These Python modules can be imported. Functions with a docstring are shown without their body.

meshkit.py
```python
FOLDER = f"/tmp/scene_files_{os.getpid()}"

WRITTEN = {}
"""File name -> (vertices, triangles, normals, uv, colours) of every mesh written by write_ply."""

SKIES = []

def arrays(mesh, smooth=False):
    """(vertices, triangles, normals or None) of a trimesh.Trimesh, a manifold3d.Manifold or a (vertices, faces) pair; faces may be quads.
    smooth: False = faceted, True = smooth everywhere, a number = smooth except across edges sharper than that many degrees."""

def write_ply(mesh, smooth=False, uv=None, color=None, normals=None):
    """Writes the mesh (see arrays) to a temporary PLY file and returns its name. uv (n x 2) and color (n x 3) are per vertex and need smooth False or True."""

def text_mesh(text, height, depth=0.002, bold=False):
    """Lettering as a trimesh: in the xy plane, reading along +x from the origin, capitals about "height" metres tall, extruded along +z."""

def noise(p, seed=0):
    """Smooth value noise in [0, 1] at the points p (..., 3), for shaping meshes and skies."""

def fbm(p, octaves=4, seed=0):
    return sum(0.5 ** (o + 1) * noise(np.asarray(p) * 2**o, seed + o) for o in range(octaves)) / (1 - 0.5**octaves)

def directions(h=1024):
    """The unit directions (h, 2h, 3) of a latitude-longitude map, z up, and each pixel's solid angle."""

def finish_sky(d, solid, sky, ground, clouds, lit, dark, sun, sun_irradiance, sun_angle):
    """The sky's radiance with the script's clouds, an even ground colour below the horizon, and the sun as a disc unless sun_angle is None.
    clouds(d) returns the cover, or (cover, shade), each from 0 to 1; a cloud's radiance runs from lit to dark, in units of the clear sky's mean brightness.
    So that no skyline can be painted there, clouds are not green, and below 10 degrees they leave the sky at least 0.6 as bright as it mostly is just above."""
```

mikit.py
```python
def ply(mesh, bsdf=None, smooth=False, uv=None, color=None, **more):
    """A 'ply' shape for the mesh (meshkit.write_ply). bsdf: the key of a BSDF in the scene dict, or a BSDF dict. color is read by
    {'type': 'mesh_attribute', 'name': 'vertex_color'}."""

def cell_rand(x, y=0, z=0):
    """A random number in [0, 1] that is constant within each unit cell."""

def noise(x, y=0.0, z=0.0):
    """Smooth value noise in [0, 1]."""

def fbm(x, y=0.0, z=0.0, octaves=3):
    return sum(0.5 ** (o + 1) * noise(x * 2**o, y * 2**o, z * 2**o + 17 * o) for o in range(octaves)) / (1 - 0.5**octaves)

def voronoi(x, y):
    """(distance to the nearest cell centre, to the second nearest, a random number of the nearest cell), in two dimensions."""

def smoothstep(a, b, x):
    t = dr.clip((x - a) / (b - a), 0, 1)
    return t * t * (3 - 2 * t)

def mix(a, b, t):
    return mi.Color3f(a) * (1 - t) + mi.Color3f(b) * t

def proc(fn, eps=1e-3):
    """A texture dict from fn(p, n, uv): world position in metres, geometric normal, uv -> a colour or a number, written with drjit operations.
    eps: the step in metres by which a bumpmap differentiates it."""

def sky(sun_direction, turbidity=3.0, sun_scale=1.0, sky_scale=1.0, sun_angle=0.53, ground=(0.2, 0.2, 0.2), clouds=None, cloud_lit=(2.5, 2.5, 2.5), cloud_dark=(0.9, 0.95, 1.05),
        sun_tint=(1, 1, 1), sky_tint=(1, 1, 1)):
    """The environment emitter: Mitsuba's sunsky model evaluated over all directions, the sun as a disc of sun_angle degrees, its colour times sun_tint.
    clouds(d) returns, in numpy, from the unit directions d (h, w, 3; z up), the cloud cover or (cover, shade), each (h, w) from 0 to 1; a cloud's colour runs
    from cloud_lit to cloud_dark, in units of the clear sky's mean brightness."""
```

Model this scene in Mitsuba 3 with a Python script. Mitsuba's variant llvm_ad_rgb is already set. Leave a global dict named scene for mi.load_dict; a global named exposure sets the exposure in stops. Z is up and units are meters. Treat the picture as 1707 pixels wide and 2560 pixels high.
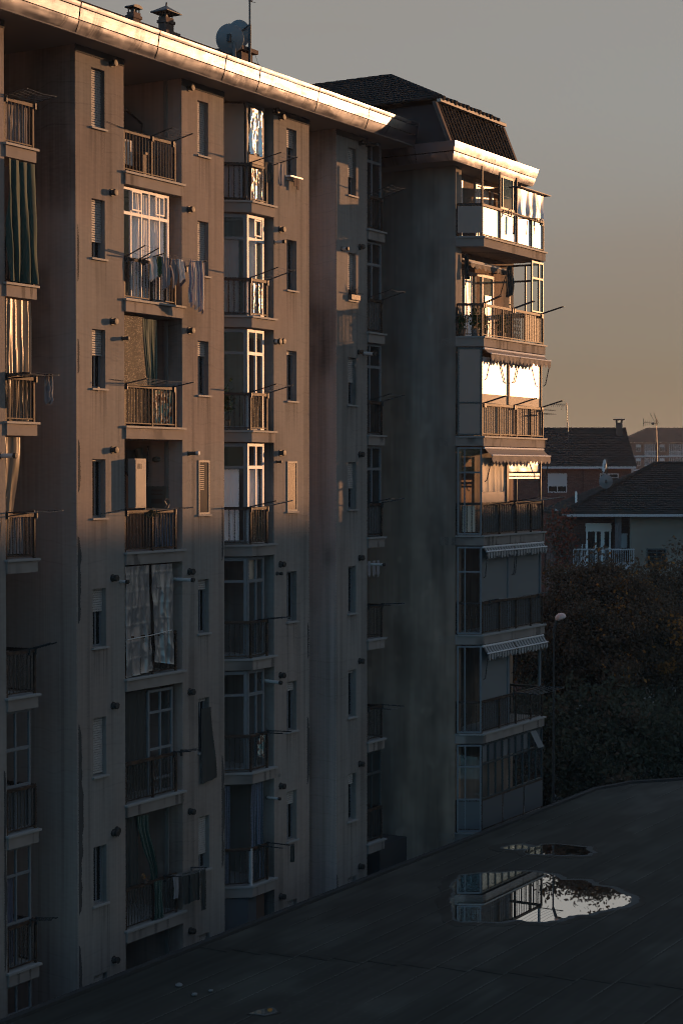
import math, random
import numpy as np, trimesh, shapely.geometry as sg, shapely.affinity as sa
import drjit as dr, mitsuba as mi, mikit, meshkit
from mikit import proc, noise, fbm, smoothstep, mix, cell_rand

# ------------------------------------------------------------------ camera, sky, exposure
# x runs along the long facade (to the right), y into the building (negative = towards the viewer), z up
TH, PITCH = 0.53339, 0.0217037
CAM = np.array([-43.784, -25.854, 18.033])
FWD = np.array([math.cos(TH) * math.cos(PITCH), math.sin(TH) * math.cos(PITCH), -math.sin(PITCH)])
T = mi.ScalarTransform4f
AZ, EL = math.radians(66.5), math.radians(5.5)
SUN = [math.cos(EL) * math.sin(AZ), -math.cos(EL) * math.cos(AZ), math.sin(EL)]
exposure = 2.8


def veil(d):
    """Thin high haze, warm towards the horizon, cleared opposite the sun for bluer shade."""
    el = np.degrees(np.arcsin(np.clip(d[..., 2], -1, 1)))
    ca = (d[..., 0] * math.sin(AZ) - d[..., 1] * math.cos(AZ)) / np.maximum(np.hypot(d[..., 0], d[..., 1]), 1e-6)
    front = np.clip((ca + 0.45) / 0.75, 0, 1)
    front = front * front * (3 - 2 * front)
    hi = np.clip((el - 22) / 45, 0, 1)
    t = np.clip((11.5 - el) / 9.5, 0, 1) * (0.2 + 0.8 * front)
    n = meshkit.fbm(np.stack([d[..., 0] * 3, d[..., 1] * 3, d[..., 2] * 14], -1), 3, 5) - 0.5
    return 0.95 - 0.80 * (1 - front) * (1 - hi) - 0.60 * hi + 0.06 * n, np.clip(t * t * (3 - 2 * t) + 0.16 * n * (el < 14), 0, 1)  # cover cut away from the sun, out of view, to tint the shade bluer


scene = {
    'type': 'scene',
    'haze_air': {'type': 'homogeneous', 'albedo': {'type': 'rgb', 'value': [0.95, 0.95, 0.95]}, 'sigma_t': {'type': 'rgb', 'value': [0.00026, 0.00026, 0.00026]}},
    'camera': {'type': 'perspective', 'fov': 2 * math.degrees(math.atan(853.5 / 4463.5)), 'fov_axis': 'x', 'near_clip': 1.0, 'far_clip': 5000.0, 'medium': {'type': 'ref', 'id': 'haze_air'},
               'to_world': T().look_at(origin=CAM.tolist(), target=(CAM + FWD).tolist(), up=[0, 0, 1])},
    'sky': mikit.sky(SUN, turbidity=4, sun_scale=1.38, sun_tint=(1.18, 1.25, 3.1), sky_tint=(0.46, 1.16, 1.95), clouds=veil, cloud_lit=(0.99, 0.905, 0.80), cloud_dark=(0.79, 0.51, 0.31)),
}
labels = {'haze': {'kind': 'stuff', 'label': 'thin evening haze in the air around the buildings'}}
scene['haze'] = {'type': 'cube', 'to_world': T().translate([250, 250, 16]).scale([450, 450, 17.5]), 'bsdf': {'type': 'null'}, 'interior': {'type': 'ref', 'id': 'haze_air'}}
rng = np.random.default_rng(7)
PI = math.pi


# ------------------------------------------------------------------ materials
def rgb(c):
    return {'type': 'rgb', 'value': list(map(float, c))}


def mat(name, color, rough=0.7, metal=0.0, two=True, bump=None, **kw):
    d = {'type': 'principled', 'base_color': color if isinstance(color, dict) else rgb(color), 'roughness': rough, 'metallic': metal, **kw}
    if bump is not None:
        d = {'type': 'bumpmap', 'arbitrary': bump[0], 'scale': bump[1], 'bsdf': d}
    scene[name] = {'type': 'twosided', 'bsdf': d} if two else d


def f_plaster(p, n, uv):
    s = p.x + p.y
    a = fbm(s * 0.35, p.z * 0.5, 3.0, 3)
    streak = noise(s * 13.0, p.z * 0.45) * 0.55 + noise(s * 34.0, p.z * 0.9, 4.0) * 0.45
    fine = noise(s * 9.0, p.z * 30.0)
    blot = smoothstep(0.52, 0.78, fbm(s * 0.55, p.z * 0.32, 9.0, 4))
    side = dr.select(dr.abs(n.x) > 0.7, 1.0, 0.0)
    v = 0.86 + 0.26 * (a - 0.5) + 0.20 * (streak - 0.5) + 0.08 * (fine - 0.5)
    drip = smoothstep(0.66, 0.86, noise(s * 7.0, p.z * 0.16, 7.0)) * 0.17
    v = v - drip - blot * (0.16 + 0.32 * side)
    w = p.z * 2.1 + (noise(s * 2.6, p.z * 0.6, 2.0) - 0.5) * 0.35
    below = (26.0 - p.z) / 3.0
    below = 3.0 * (below - dr.floor(below))
    inwin = 0.0
    for a, b in ((-11.28, -10.79), (-7.07, -6.60), (-2.91, -2.41), (0.37, 0.83)):
        inwin = inwin + smoothstep(a - 0.10, a - 0.02, p.x) * smoothstep(b + 0.10, b + 0.02, p.x)
    runs = smoothstep(1.25, 0.08, below) * inwin * (0.25 + 0.75 * smoothstep(0.42, 0.75, noise(s * 26.0, p.z * 0.5, 61.0)))
    v = v * (1.0 - (0.34 * runs) * (1.0 - side)) + 0.05 * inwin * smoothstep(1.6, 0.4, below) * (1.0 - side)
    line = smoothstep(0.05, 0.012, dr.abs(w - dr.floor(w) - 0.5)) * smoothstep(0.5, 0.64, noise(s * 0.9, p.z * 1.1, 21.0))
    v = dr.maximum(v - 0.08 * line, 0.2)
    return mix((0.236, 0.224, 0.210), (0.252, 0.221, 0.201), smoothstep(0.35, 0.7, noise(s * 0.7, p.z * 0.4, 13.0))) * v


def f_plaster_bounce(p, n, uv):
    return f_plaster(p, n, uv) * mi.Color3f(1.62, 1.36, 1.25)  # plaster lightened to paint in bounced light on the recess side walls


def f_plaster_warm_bounce(p, n, uv):
    return f_plaster(p, n, uv) * mi.Color3f(2.1, 1.72, 1.62)  # warm bounced sunlight painted in as a lighter, pinker plaster


def f_plaster_end(p, n, uv):
    s = p.x + p.y
    blot = smoothstep(0.44, 0.70, fbm(s * 1.1, p.z * 0.55, 41.0, 4))
    tall = smoothstep(0.50, 0.75, noise(s * 1.3, p.z * 0.07, 17.0))
    pale = smoothstep(0.70, 0.85, fbm(s * 1.9, p.z * 1.3, 77.0, 3))
    c = mix((0.215, 0.192, 0.168), (0.305, 0.222, 0.168), smoothstep(0.3, 0.65, noise(s * 0.8 - p.y * 0.4, p.z * 0.12, 3.0)))
    band = smoothstep(0.5, 0.15, dr.abs(p.y + 0.75 + 0.5 * (noise(p.z * 0.35, 2.0) - 0.5))) * smoothstep(0.25, 0.65, fbm(s * 1.6, p.z * 0.5, 88.0, 3)) * smoothstep(26.5, 23.0, p.z)
    grain = (1.0 - 0.42 * band) * 0.82 + 0.22 * noise(s * 12.0, p.z * 0.9) + 0.10 * noise(s * 5.0, p.z * 6.0, 6.0) + 0.12 * noise(s * 1.7, p.z * 1.7, 8.0)
    return c * grain * (1.0 - 0.26 * blot) * (1.0 - 0.24 * tall) * (1.0 + 0.25 * pale)


def f_plaster_b(p, n, uv):
    s = p.x + p.y
    return noise(s * 60.0, p.z * 60.0) * 0.4 + noise(s * 22.0, p.z * 5.0) * 0.6


def f_slab(p, n, uv):
    s = p.x + p.y
    v = 0.85 + 0.3 * (fbm(s * 2.0, p.z * 2.0, 1.0) - 0.5) - 0.42 * smoothstep(0.56, 0.8, noise(s * 8.0, p.z * 1.4, 3.0)) * smoothstep(0.3, 0.6, noise(s * 1.3, p.z * 0.4, 8.0))
    return mi.Color3f(0.245, 0.222, 0.205) * v


def f_fascia_rough(p, n, uv):
    return 0.27 + 0.20 * noise(p.x * 2.3 + p.y * 2.3, p.z * 14.0, 2.0) + 0.06 * noise(p.x * 17.0, p.z * 3.0)


def f_fascia_col(p, n, uv):
    s = p.x + p.y
    v = 0.92 - 0.4 * smoothstep(0.55, 0.85, noise(s * 4.0, p.z * 1.5, 1.0)) * noise(s * 30.0, p.z * 2.0)
    return mi.Color3f(0.24, 0.255, 0.31) * v


def f_tile(p, n, uv):
    v = 0.7 + 0.7 * noise(p.x * 4.0 + p.y * 1.7, p.y * 4.0 - p.x, p.z * 6.0)
    return mi.Color3f(0.019, 0.017, 0.017) * v


def f_tile_old(p, n, uv):
    v = 0.55 + 0.8 * noise(p.x * 3.0, p.y * 3.0, p.z * 8.0)
    moss = smoothstep(0.55, 0.8, fbm(p.x * 0.6, p.y * 0.6, p.z))
    return mix((0.027, 0.025, 0.024), (0.024, 0.026, 0.023), moss) * v


def f_membrane(p, n, uv):
    big = fbm(p.x * 0.22, p.y * 0.35, 2.0, 3)
    along = noise(p.x * 0.7, p.y * 9.0, 1.0)
    strip = cell_rand(dr.floor((p.y + 40.0) / 0.745), dr.floor(p.x * 0.09), 3)
    q = (p.y + 3.2) / 0.745 + 0.012 * (noise(p.x * 1.5, p.y) - 0.5)
    q = q - dr.floor(q)
    lap = (2.2 * smoothstep(0.08, 0.0, q) - 0.6 * smoothstep(0.9, 1.0, q)) * smoothstep(0.3, 0.62, noise(p.x * 0.5, p.y * 3.0, 31.0))
    speck = smoothstep(0.78, 0.9, noise(p.x * 16.0, p.y * 16.0, 5.0))
    v = 0.62 + 0.55 * big + 0.22 * (along - 0.5) + 0.24 * (strip - 0.5) + 0.25 * speck * big
    seam = smoothstep(0.30, 0.02, dr.abs(p.x - (-10.49 - (p.y + 7.65) * 0.245))) * noise(p.x * 6.0, p.y * 2.0, 9.0)
    v = v * (1.0 - 0.45 * seam) * (1.0 + 0.5 * smoothstep(0.5, 0.8, fbm(p.x * 0.45, p.y * 0.9, 51.0, 3)))
    return mix((0.026, 0.030, 0.026), (0.033, 0.033, 0.029), noise(p.x * 0.3, p.y * 0.5, 7.0)) * v * (1.0 + lap)


def f_membrane_damp(p, n, uv):
    return f_membrane(p, n, uv) * 0.62


def f_membrane_b(p, n, uv):
    return fbm(p.x * 1.6, p.y * 2.4, 1.0, 3) + 0.12 * noise(p.x * 40.0, p.y * 40.0)


def f_mesh(p, n, uv):
    a = noise(p.x * 70.0, p.z * 90.0)
    return mix((0.035, 0.028, 0.018), (0.55, 0.48, 0.36), smoothstep(0.72, 0.92, a))


def f_gstripe(p, n, uv):
    t = uv.x * 9.0
    k = t - dr.floor(t)
    return mix((0.012, 0.036, 0.028), (0.12, 0.15, 0.13), smoothstep(0.62, 0.66, k) * (1.0 - smoothstep(0.86, 0.9, k)))


def f_bstripe(p, n, uv):
    t = uv.x * 13.0
    k = t - dr.floor(t)
    return mix((0.030, 0.045, 0.060), (0.11, 0.13, 0.19), smoothstep(0.45, 0.5, k) * (1.0 - smoothstep(0.85, 0.9, k)))


def f_awn(p, n, uv):
    t = uv.x * 11.0
    k = t - dr.floor(t)
    return mix((0.065, 0.075, 0.078), (0.26, 0.26, 0.26), smoothstep(0.47, 0.52, k))


def f_towel(p, n, uv):
    t = uv.x * 6.0 + 0.3 * noise(uv.y * 6.0, uv.x * 3.0)
    k = t - dr.floor(t)
    return mix((0.50, 0.42, 0.36), (0.19, 0.17, 0.24), smoothstep(0.3, 0.4, k) * (1.0 - smoothstep(0.6, 0.7, k)))


def f_pattern(p, n, uv):
    a = noise(uv.x * 14.0, uv.y * 18.0, 2.0)
    b = noise(uv.x * 9.0, uv.y * 12.0, 5.0)
    return mix(mix((0.12, 0.05, 0.03), (0.50, 0.46, 0.38), smoothstep(0.45, 0.55, a)), (0.10, 0.22, 0.22), smoothstep(0.6, 0.68, b))


def f_brick(p, n, uv):
    s = p.x * 0.5085 - p.y * 0.861
    row = dr.floor(p.z / 0.075)
    t = s / 0.26 + 0.5 * (row - 2.0 * dr.floor(row / 2.0))
    m = dr.minimum(smoothstep(0.0, 0.14, p.z / 0.075 - row), smoothstep(0.0, 0.05, t - dr.floor(t)))
    return mix((0.10, 0.085, 0.08), (0.085, 0.036, 0.028), m) * (0.75 + 0.5 * cell_rand(dr.floor(t), row, 1))


def f_stucco(p, n, uv):
    return mi.Color3f(0.225, 0.20, 0.165) * (0.8 + 0.4 * fbm(p.x * 0.8 + p.y, p.z * 0.8, 2.0))


def f_foil_b(p, n, uv):
    return noise(uv.x * 8.0, uv.y * 7.0) + 0.5 * noise(uv.x * 19.0, uv.y * 15.0, 4.0)


def f_rust(p, n, uv):
    s = p.x + p.y
    return mix((0.030, 0.020, 0.016), (0.065, 0.038, 0.024), smoothstep(0.55, 0.8, noise(s * 9.0, p.z * 12.0, 3.0)))


def f_bark(p, n, uv):
    return mi.Color3f(0.055, 0.042, 0.032) * (0.6 + 0.8 * noise(p.x * 9.0 + p.y * 9.0, p.z * 3.0))


def f_ground(p, n, uv):
    return mi.Color3f(0.05, 0.05, 0.05) * (0.7 + 0.6 * fbm(p.x * 0.1, p.y * 0.1, 1.0))


mat('m_plaster', proc(f_plaster), 0.92, bump=(proc(f_plaster_b, 0.01), 0.004), specular=0.2)
mat('m_plaster_bounce', proc(f_plaster_bounce), 0.92, specular=0.2)
mat('m_plaster_end', proc(f_plaster_end), 0.92, specular=0.2, bump=(proc(f_plaster_b, 0.01), 0.006))
mat('m_plaster_warm_bounce', proc(f_plaster_warm_bounce), 0.92, specular=0.2)
mat('m_slab', proc(f_slab), 0.85, specular=0.25)
mat('m_nosing', (0.23, 0.23, 0.225), 0.7)
mat('m_soffit', (0.16, 0.15, 0.14), 0.9)
mat('m_dirt', (0.045, 0.045, 0.045), 0.95)
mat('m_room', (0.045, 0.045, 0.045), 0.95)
mat('m_fascia', proc(f_fascia_col), proc(f_fascia_rough), 1.0)
mat('m_joint', (0.02, 0.018, 0.016), 0.8)
mat('m_tile', proc(f_tile), 0.9, specular=0.12)
mat('m_tile_old', proc(f_tile_old), 0.9, specular=0.15)
mat('m_corrugated', (0.014, 0.013, 0.013), 0.9, specular=0.05)
mat('m_chimney', (0.085, 0.058, 0.048), 0.9)
mat('m_dark_metal', (0.026, 0.028, 0.030), 0.5)
mat('m_rail', proc(f_rust), 0.6, specular=0.3)
mat('m_rail_bar', (0.062, 0.052, 0.045), 0.7, specular=0.15)
mat('m_aluminium', (0.50, 0.51, 0.53), 0.5, 0.0, clearcoat=0.25, clearcoat_gloss=0.6)
mat('m_alu_grey', (0.125, 0.14, 0.155), 0.55)
mat('m_frame_dark', (0.035, 0.045, 0.048), 0.5)
mat('m_shutter', (0.30, 0.295, 0.285), 0.6)
mat('m_white_panel', (0.78, 0.78, 0.79), 0.38, 0.0, clearcoat=0.9, clearcoat_gloss=0.5)
mat('m_blind_grey', (0.13, 0.14, 0.145), 0.85)
mat('m_blind_beige', (0.42, 0.36, 0.28), 0.7)
mat('m_frosted', (0.25, 0.20, 0.17), 0.6)
mat('m_panel_grey', (0.075, 0.085, 0.095), 0.5)
mat('m_panel_brown', (0.085, 0.058, 0.045), 0.6)
mat('m_vent', (0.055, 0.05, 0.046), 0.75, specular=0.15)
mat('m_vent_dark', (0.020, 0.019, 0.018), 0.6)
mat('m_vent_white', (0.40, 0.39, 0.38), 0.6)
mat('m_awn_plain', (0.165, 0.145, 0.13), 0.85)
mat('m_awn_stripe', proc(f_awn), 0.85)
mat('m_green', (0.014, 0.042, 0.033), 0.8)
mat('m_gstripe', proc(f_gstripe), 0.85)
mat('m_bstripe', proc(f_bstripe), 0.85)
mat('m_mesh', proc(f_mesh), 0.8)
mat('m_towel', proc(f_towel), 0.9)
mat('m_pattern', proc(f_pattern), 0.9)
mat('m_cloth_grey', (0.20, 0.19, 0.20), 0.9)
mat('m_cloth_white', (0.52, 0.50, 0.48), 0.85)
mat('m_cloth_dark', (0.030, 0.032, 0.030), 0.9)
mat('m_cloth_blue', (0.085, 0.095, 0.14), 0.9)
mat('m_tarp', (0.26, 0.27, 0.28), 0.33, 0.6)
mat('m_foil', (0.82, 0.80, 0.78), 0.3, 0.8, bump=(proc(f_foil_b, 0.004), 0.02))
mat('m_cabinet', (0.10, 0.10, 0.085), 0.6)
mat('m_box_white', (0.15, 0.145, 0.14), 0.6)
mat('m_dish', (0.155, 0.160, 0.165), 0.5)
mat('m_brick', proc(f_brick), 0.9)
mat('m_stucco', proc(f_stucco), 0.95)
mat('m_white_paint', (0.40, 0.40, 0.41), 0.55)
mat('m_membrane', proc(f_membrane), 0.85, specular=0.25, bump=(proc(f_membrane_b, 0.01), 0.015))
mat('m_kerb', (0.016, 0.018, 0.019), 0.9)
mat('m_damp', proc(f_membrane_damp), 0.75, specular=0.3)
mat('m_sediment', (0.055, 0.060, 0.059), 0.9)
mat('m_bark', proc(f_bark), 0.95)
mat('m_ground', proc(f_ground), 0.95)
mat('m_lamp', (0.55, 0.45, 0.42), 0.4)
mat('m_glass_dark', (0.010, 0.012, 0.013), 0.10, specular=0.25)
scene['m_glass'] = {'type': 'thindielectric', 'int_ior': 1.27}
scene['m_water'] = {'type': 'conductor', 'specular_reflectance': rgb((0.97, 0.97, 0.97))}
scene['m_plastic'] = {'type': 'principledthin', 'base_color': rgb((0.32, 0.29, 0.24)), 'roughness': 0.22, 'diff_trans': 0.9, 'spec_trans': 0.25, 'eta': 1.45}
mat('m_curtain', (0.74, 0.74, 0.76), 0.8)
for nm, c in (('brown', (0.105, 0.080, 0.056)), ('orange', (0.34, 0.165, 0.05)), ('red', (0.20, 0.055, 0.035)), ('green', (0.070, 0.078, 0.055)), ('plant', (0.05, 0.075, 0.03))):
    scene['m_leaf_' + nm] = {'type': 'principledthin', 'base_color': rgb(c), 'roughness': 0.7, 'diff_trans': 0.6}


# ------------------------------------------------------------------ mesh helpers
class MB:
    """Collects faces of one mesh."""

    def __init__(self):
        self.v, self.f, self.t, self.n = [], [], [], 0

    def add(self, v, f, uv=None):
        v = np.asarray(v, float)
        self.v.append(v)
        self.f.append(np.asarray(f, int) + self.n)
        self.t.append(np.zeros((len(v), 2)) if uv is None else np.asarray(uv, float))
        self.n += len(v)
        return self

    def box(self, a, b):
        a, b = np.minimum(a, b), np.maximum(a, b)
        v = [[(a, b)[i][0], (a, b)[j][1], (a, b)[k][2]] for i in (0, 1) for j in (0, 1) for k in (0, 1)]
        return self.add(v, BOXF)

    def seg(self, p, q, z0, z1, t=0.05, off=0.0):
        """Upright slab along p-q (plan), thickness t, moved off along its normal."""
        p, q = np.array(p, float), np.array(q, float)
        d = (q - p) / np.linalg.norm(q - p)
        n = np.array([-d[1], d[0]])
        c = [p + n * (off - t / 2), p + n * (off + t / 2), q + n * (off - t / 2), q + n * (off + t / 2)]
        v = [[*c[i], z] for i in (0, 1) for z in (z0, z1)] + [[*c[i], z] for i in (2, 3) for z in (z0, z1)]
        return self.add(v, BOXF)

    def tube(self, pts, r, n=6, cap=True):
        pts = np.asarray(pts, float)
        r = np.broadcast_to(r, (len(pts),))
        t = np.gradient(pts, axis=0)
        t /= np.linalg.norm(t, axis=1, keepdims=True) + 1e-12
        ref = np.array([0, 0, 1.0]) if abs(t[0][2]) < 0.9 else np.array([1.0, 0, 0])
        a = np.cross(t, ref)
        a /= np.linalg.norm(a, axis=1, keepdims=True) + 1e-12
        b = np.cross(t, a)
        an = np.arange(n) * 2 * PI / n
        v = pts[:, None] + r[:, None, None] * (np.cos(an)[None, :, None] * a[:, None] + np.sin(an)[None, :, None] * b[:, None])
        i, j = np.meshgrid(np.arange(len(pts) - 1), np.arange(n), indexing='ij')
        i, j = i.ravel(), j.ravel()
        k = (j + 1) % n
        f = np.vstack([np.stack([i * n + j, i * n + k, (i + 1) * n + k], 1), np.stack([i * n + j, (i + 1) * n + k, (i + 1) * n + j], 1)])
        v = v.reshape(-1, 3)
        if cap:
            m = len(v)
            v = np.vstack([v, pts[0], pts[-1]])
            j = np.arange(n)
            k = (j + 1) % n
            e = (len(pts) - 1) * n
            f = np.vstack([f, np.stack([k, j, j * 0 + m], 1), np.stack([e + j, e + k, j * 0 + m + 1], 1)])
        return self.add(v, f)

    def bar(self, p, q, r=0.01, n=4):
        return self.tube([p, q], r, n)

    def poly(self, P, z0, z1):
        g = P if hasattr(P, 'exterior') else sg.Polygon(P)
        m = trimesh.creation.extrude_polygon(g, z1 - z0, engine='earcut')
        return self.add(np.array(m.vertices) + [0, 0, z0], m.faces)

    def quad(self, a, b, c, d, uv=True):
        return self.add([a, b, c, d], [[0, 1, 2], [0, 2, 3]], [[0, 0], [1, 0], [1, 1], [0, 1]])

    def grid(self, fn, nu, nv):
        s, t = np.meshgrid(np.linspace(0, 1, nu), np.linspace(0, 1, nv), indexing='ij')
        v = fn(s, t)
        i, j = np.meshgrid(np.arange(nu - 1), np.arange(nv - 1), indexing='ij')
        a = (i * nv + j).ravel()
        f = np.vstack([np.stack([a, a + nv, a + nv + 1], 1), np.stack([a, a + nv + 1, a + 1], 1)])
        return self.add(np.stack(v, -1).reshape(-1, 3), f, np.stack([s, t], -1).reshape(-1, 2))

    def mesh(self):
        return trimesh.Trimesh(np.vstack(self.v), np.vstack(self.f), process=False)

    def out(self, name, m, parent=None, smooth=False, uv=False, stuff=False, **tags):
        k = key(name, parent)
        scene[k] = mikit.ply(self.mesh(), m, smooth=True if uv and smooth else smooth, uv=np.vstack(self.t) if uv else None)
        USED.add(k)
        if stuff:
            labels[k] = {'kind': 'stuff'}
        if tags:
            tag(k, **tags)
        return k


BOXF = np.array([[0, 1, 3], [0, 3, 2], [4, 6, 7], [4, 7, 5], [0, 4, 5], [0, 5, 1], [2, 3, 7], [2, 7, 6], [0, 2, 6], [0, 6, 4], [1, 5, 7], [1, 7, 3]])
USED = set()


def key(name, parent=None):
    base = (parent + '__' if parent else '') + name
    k, i = base, 0
    while k in USED:
        i += 1
        k = '%s_%03d' % (base, i)
    USED.add(k)
    return k


def tag(k, label=None, category=None, group=None, kind=None):
    d = labels.setdefault(k, {})
    for a, b in (('label', label), ('category', category), ('group', group), ('kind', kind)):
        if b:
            d[a] = b


def thing(name, label, category, group=None):
    k = key(name)
    tag(k, label, category, group)
    return k


def rock(p, seed):
    return meshkit.noise(p, seed) - 0.5


# ------------------------------------------------------------------ ground and the roof in front
MB().box((-198, -198, -0.5), (698, 698, 0)).out('ground', 'm_ground', kind='structure', label='dark street level ground far below the buildings')

ZR = 7.5406
roofb = thing('flat_roof_building', 'low building with a dark felt flat roof and puddles in front', 'building')
RP = [(-70, -3.12), (11.2, -3.12), (13.0, -3.66), (14.6, -5.0), (17, -10), (20, -40), (-70, -40)]
MB().poly(RP, 0.0, ZR - 0.03).out('roof_deck', 'm_kerb', roofb)
kerb = MB()
kp = [(-70, -3.12), (11.2, -3.12), (13.0, -3.66), (14.6, -5.0), (17, -10)]
for a, b in zip(kp, kp[1:]):
    kerb.seg(a, b, ZR - 0.35, ZR + 0.075, 0.16, -0.02)
kerb.out('roof_kerb', 'm_kerb', roofb)
# felt sheets, each lapped over the next; a cross lap runs across them
rp = sg.Polygon(RP).buffer(-0.05)
y, i = -3.2, 0
while y > -19:
    y2 = y - 0.745
    xm = -10.49 - (y + 7.65) * 0.245 + rng.uniform(-0.02, 0.02)
    for a, b in ((-40.0, xm - 0.01), (xm + 0.01, 17.0)):
        P = sg.box(a, y2 - 0.03, b, y).intersection(rp)
        if P.is_empty:
            continue
        m = trimesh.creation.extrude_polygon(P, 0.012, engine='earcut')
        v = np.array(m.vertices)
        tilt = (v[:, 1] - y2) / 0.745
        v[:, 2] += ZR - 0.022 + np.where(v[:, 1] < y2, 0, 0.011 * tilt) + (0.007 if b > 0 else 0)
        MB().add(v, m.faces).out('felt_sheet', 'm_membrane', roofb)
    y = y2
    i += 1
P = sg.box(-70, -40, 20, y + 0.01).intersection(rp)
MB().poly(P, ZR - 0.03, ZR - 0.012).out('felt_sheet', 'm_membrane', roofb)

PUD = [
    ([(-4.74, -5.96), (-3.16, -5.21), (-2.36, -4.96), (-1.91, -5.32), (-1.25, -5.94), (-1.06, -6.47), (-1.07, -7.04), (-1.54, -7.5), (-1.27, -8.04), (-1.71, -8.4), (-1.6, -8.86), (-2.1, -9.35), (-2.37, -9.63), (-2.83, -9.87),
      (-3.44, -9.91), (-3.96, -9.72), (-4.5, -9.49), (-4.87, -9.09), (-5.4, -9.04), (-5.75, -8.83), (-5.93, -8.46), (-5.73, -8.13), (-6.24, -8.0), (-6.42, -7.57), (-6.73, -7.17), (-6.18, -6.7)], 'large rain puddle on the flat roof mirroring balcony, tree and sky', 0.14),
    ([(1.08, -5.23), (1.63, -5.14), (2.25, -5.25), (2.58, -5.71), (2.52, -6.28), (2.56, -6.49), (2.24, -6.56), (2.01, -6.96), (1.56, -6.8), (1.22, -6.3), (1.0, -5.75), (0.85, -5.39)], 'middle sized rain puddle on the roof behind the large puddle', 0.12),
    ([(1.25, -4.49), (1.7, -4.45), (1.96, -4.66), (1.84, -4.94), (1.56, -5.04), (1.25, -4.88)], 'small rain puddle left of the middle sized one near the roof edge', 0.16),
    ([(-15.08, -6.83), (-14.9, -6.86), (-14.71, -6.9), (-14.57, -7.01), (-14.73, -7.2), (-15.01, -7.13)], 'tiny puddle on the flat roof near the bottom left of the photo', 0.03),
]


def jag(P, amp, seed):
    b = np.array(P.exterior.segmentize(0.06).coords)[:-1]
    c = np.array(P.centroid.coords[0])
    n = meshkit.fbm(np.c_[b * 2.6, b[:, 0] * 0], 4, seed) - 0.5
    d = (b - c) / (np.linalg.norm(b - c, axis=1, keepdims=True) + 1e-9)
    return sg.Polygon(b + d * (n * amp)[:, None]).buffer(0)


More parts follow.
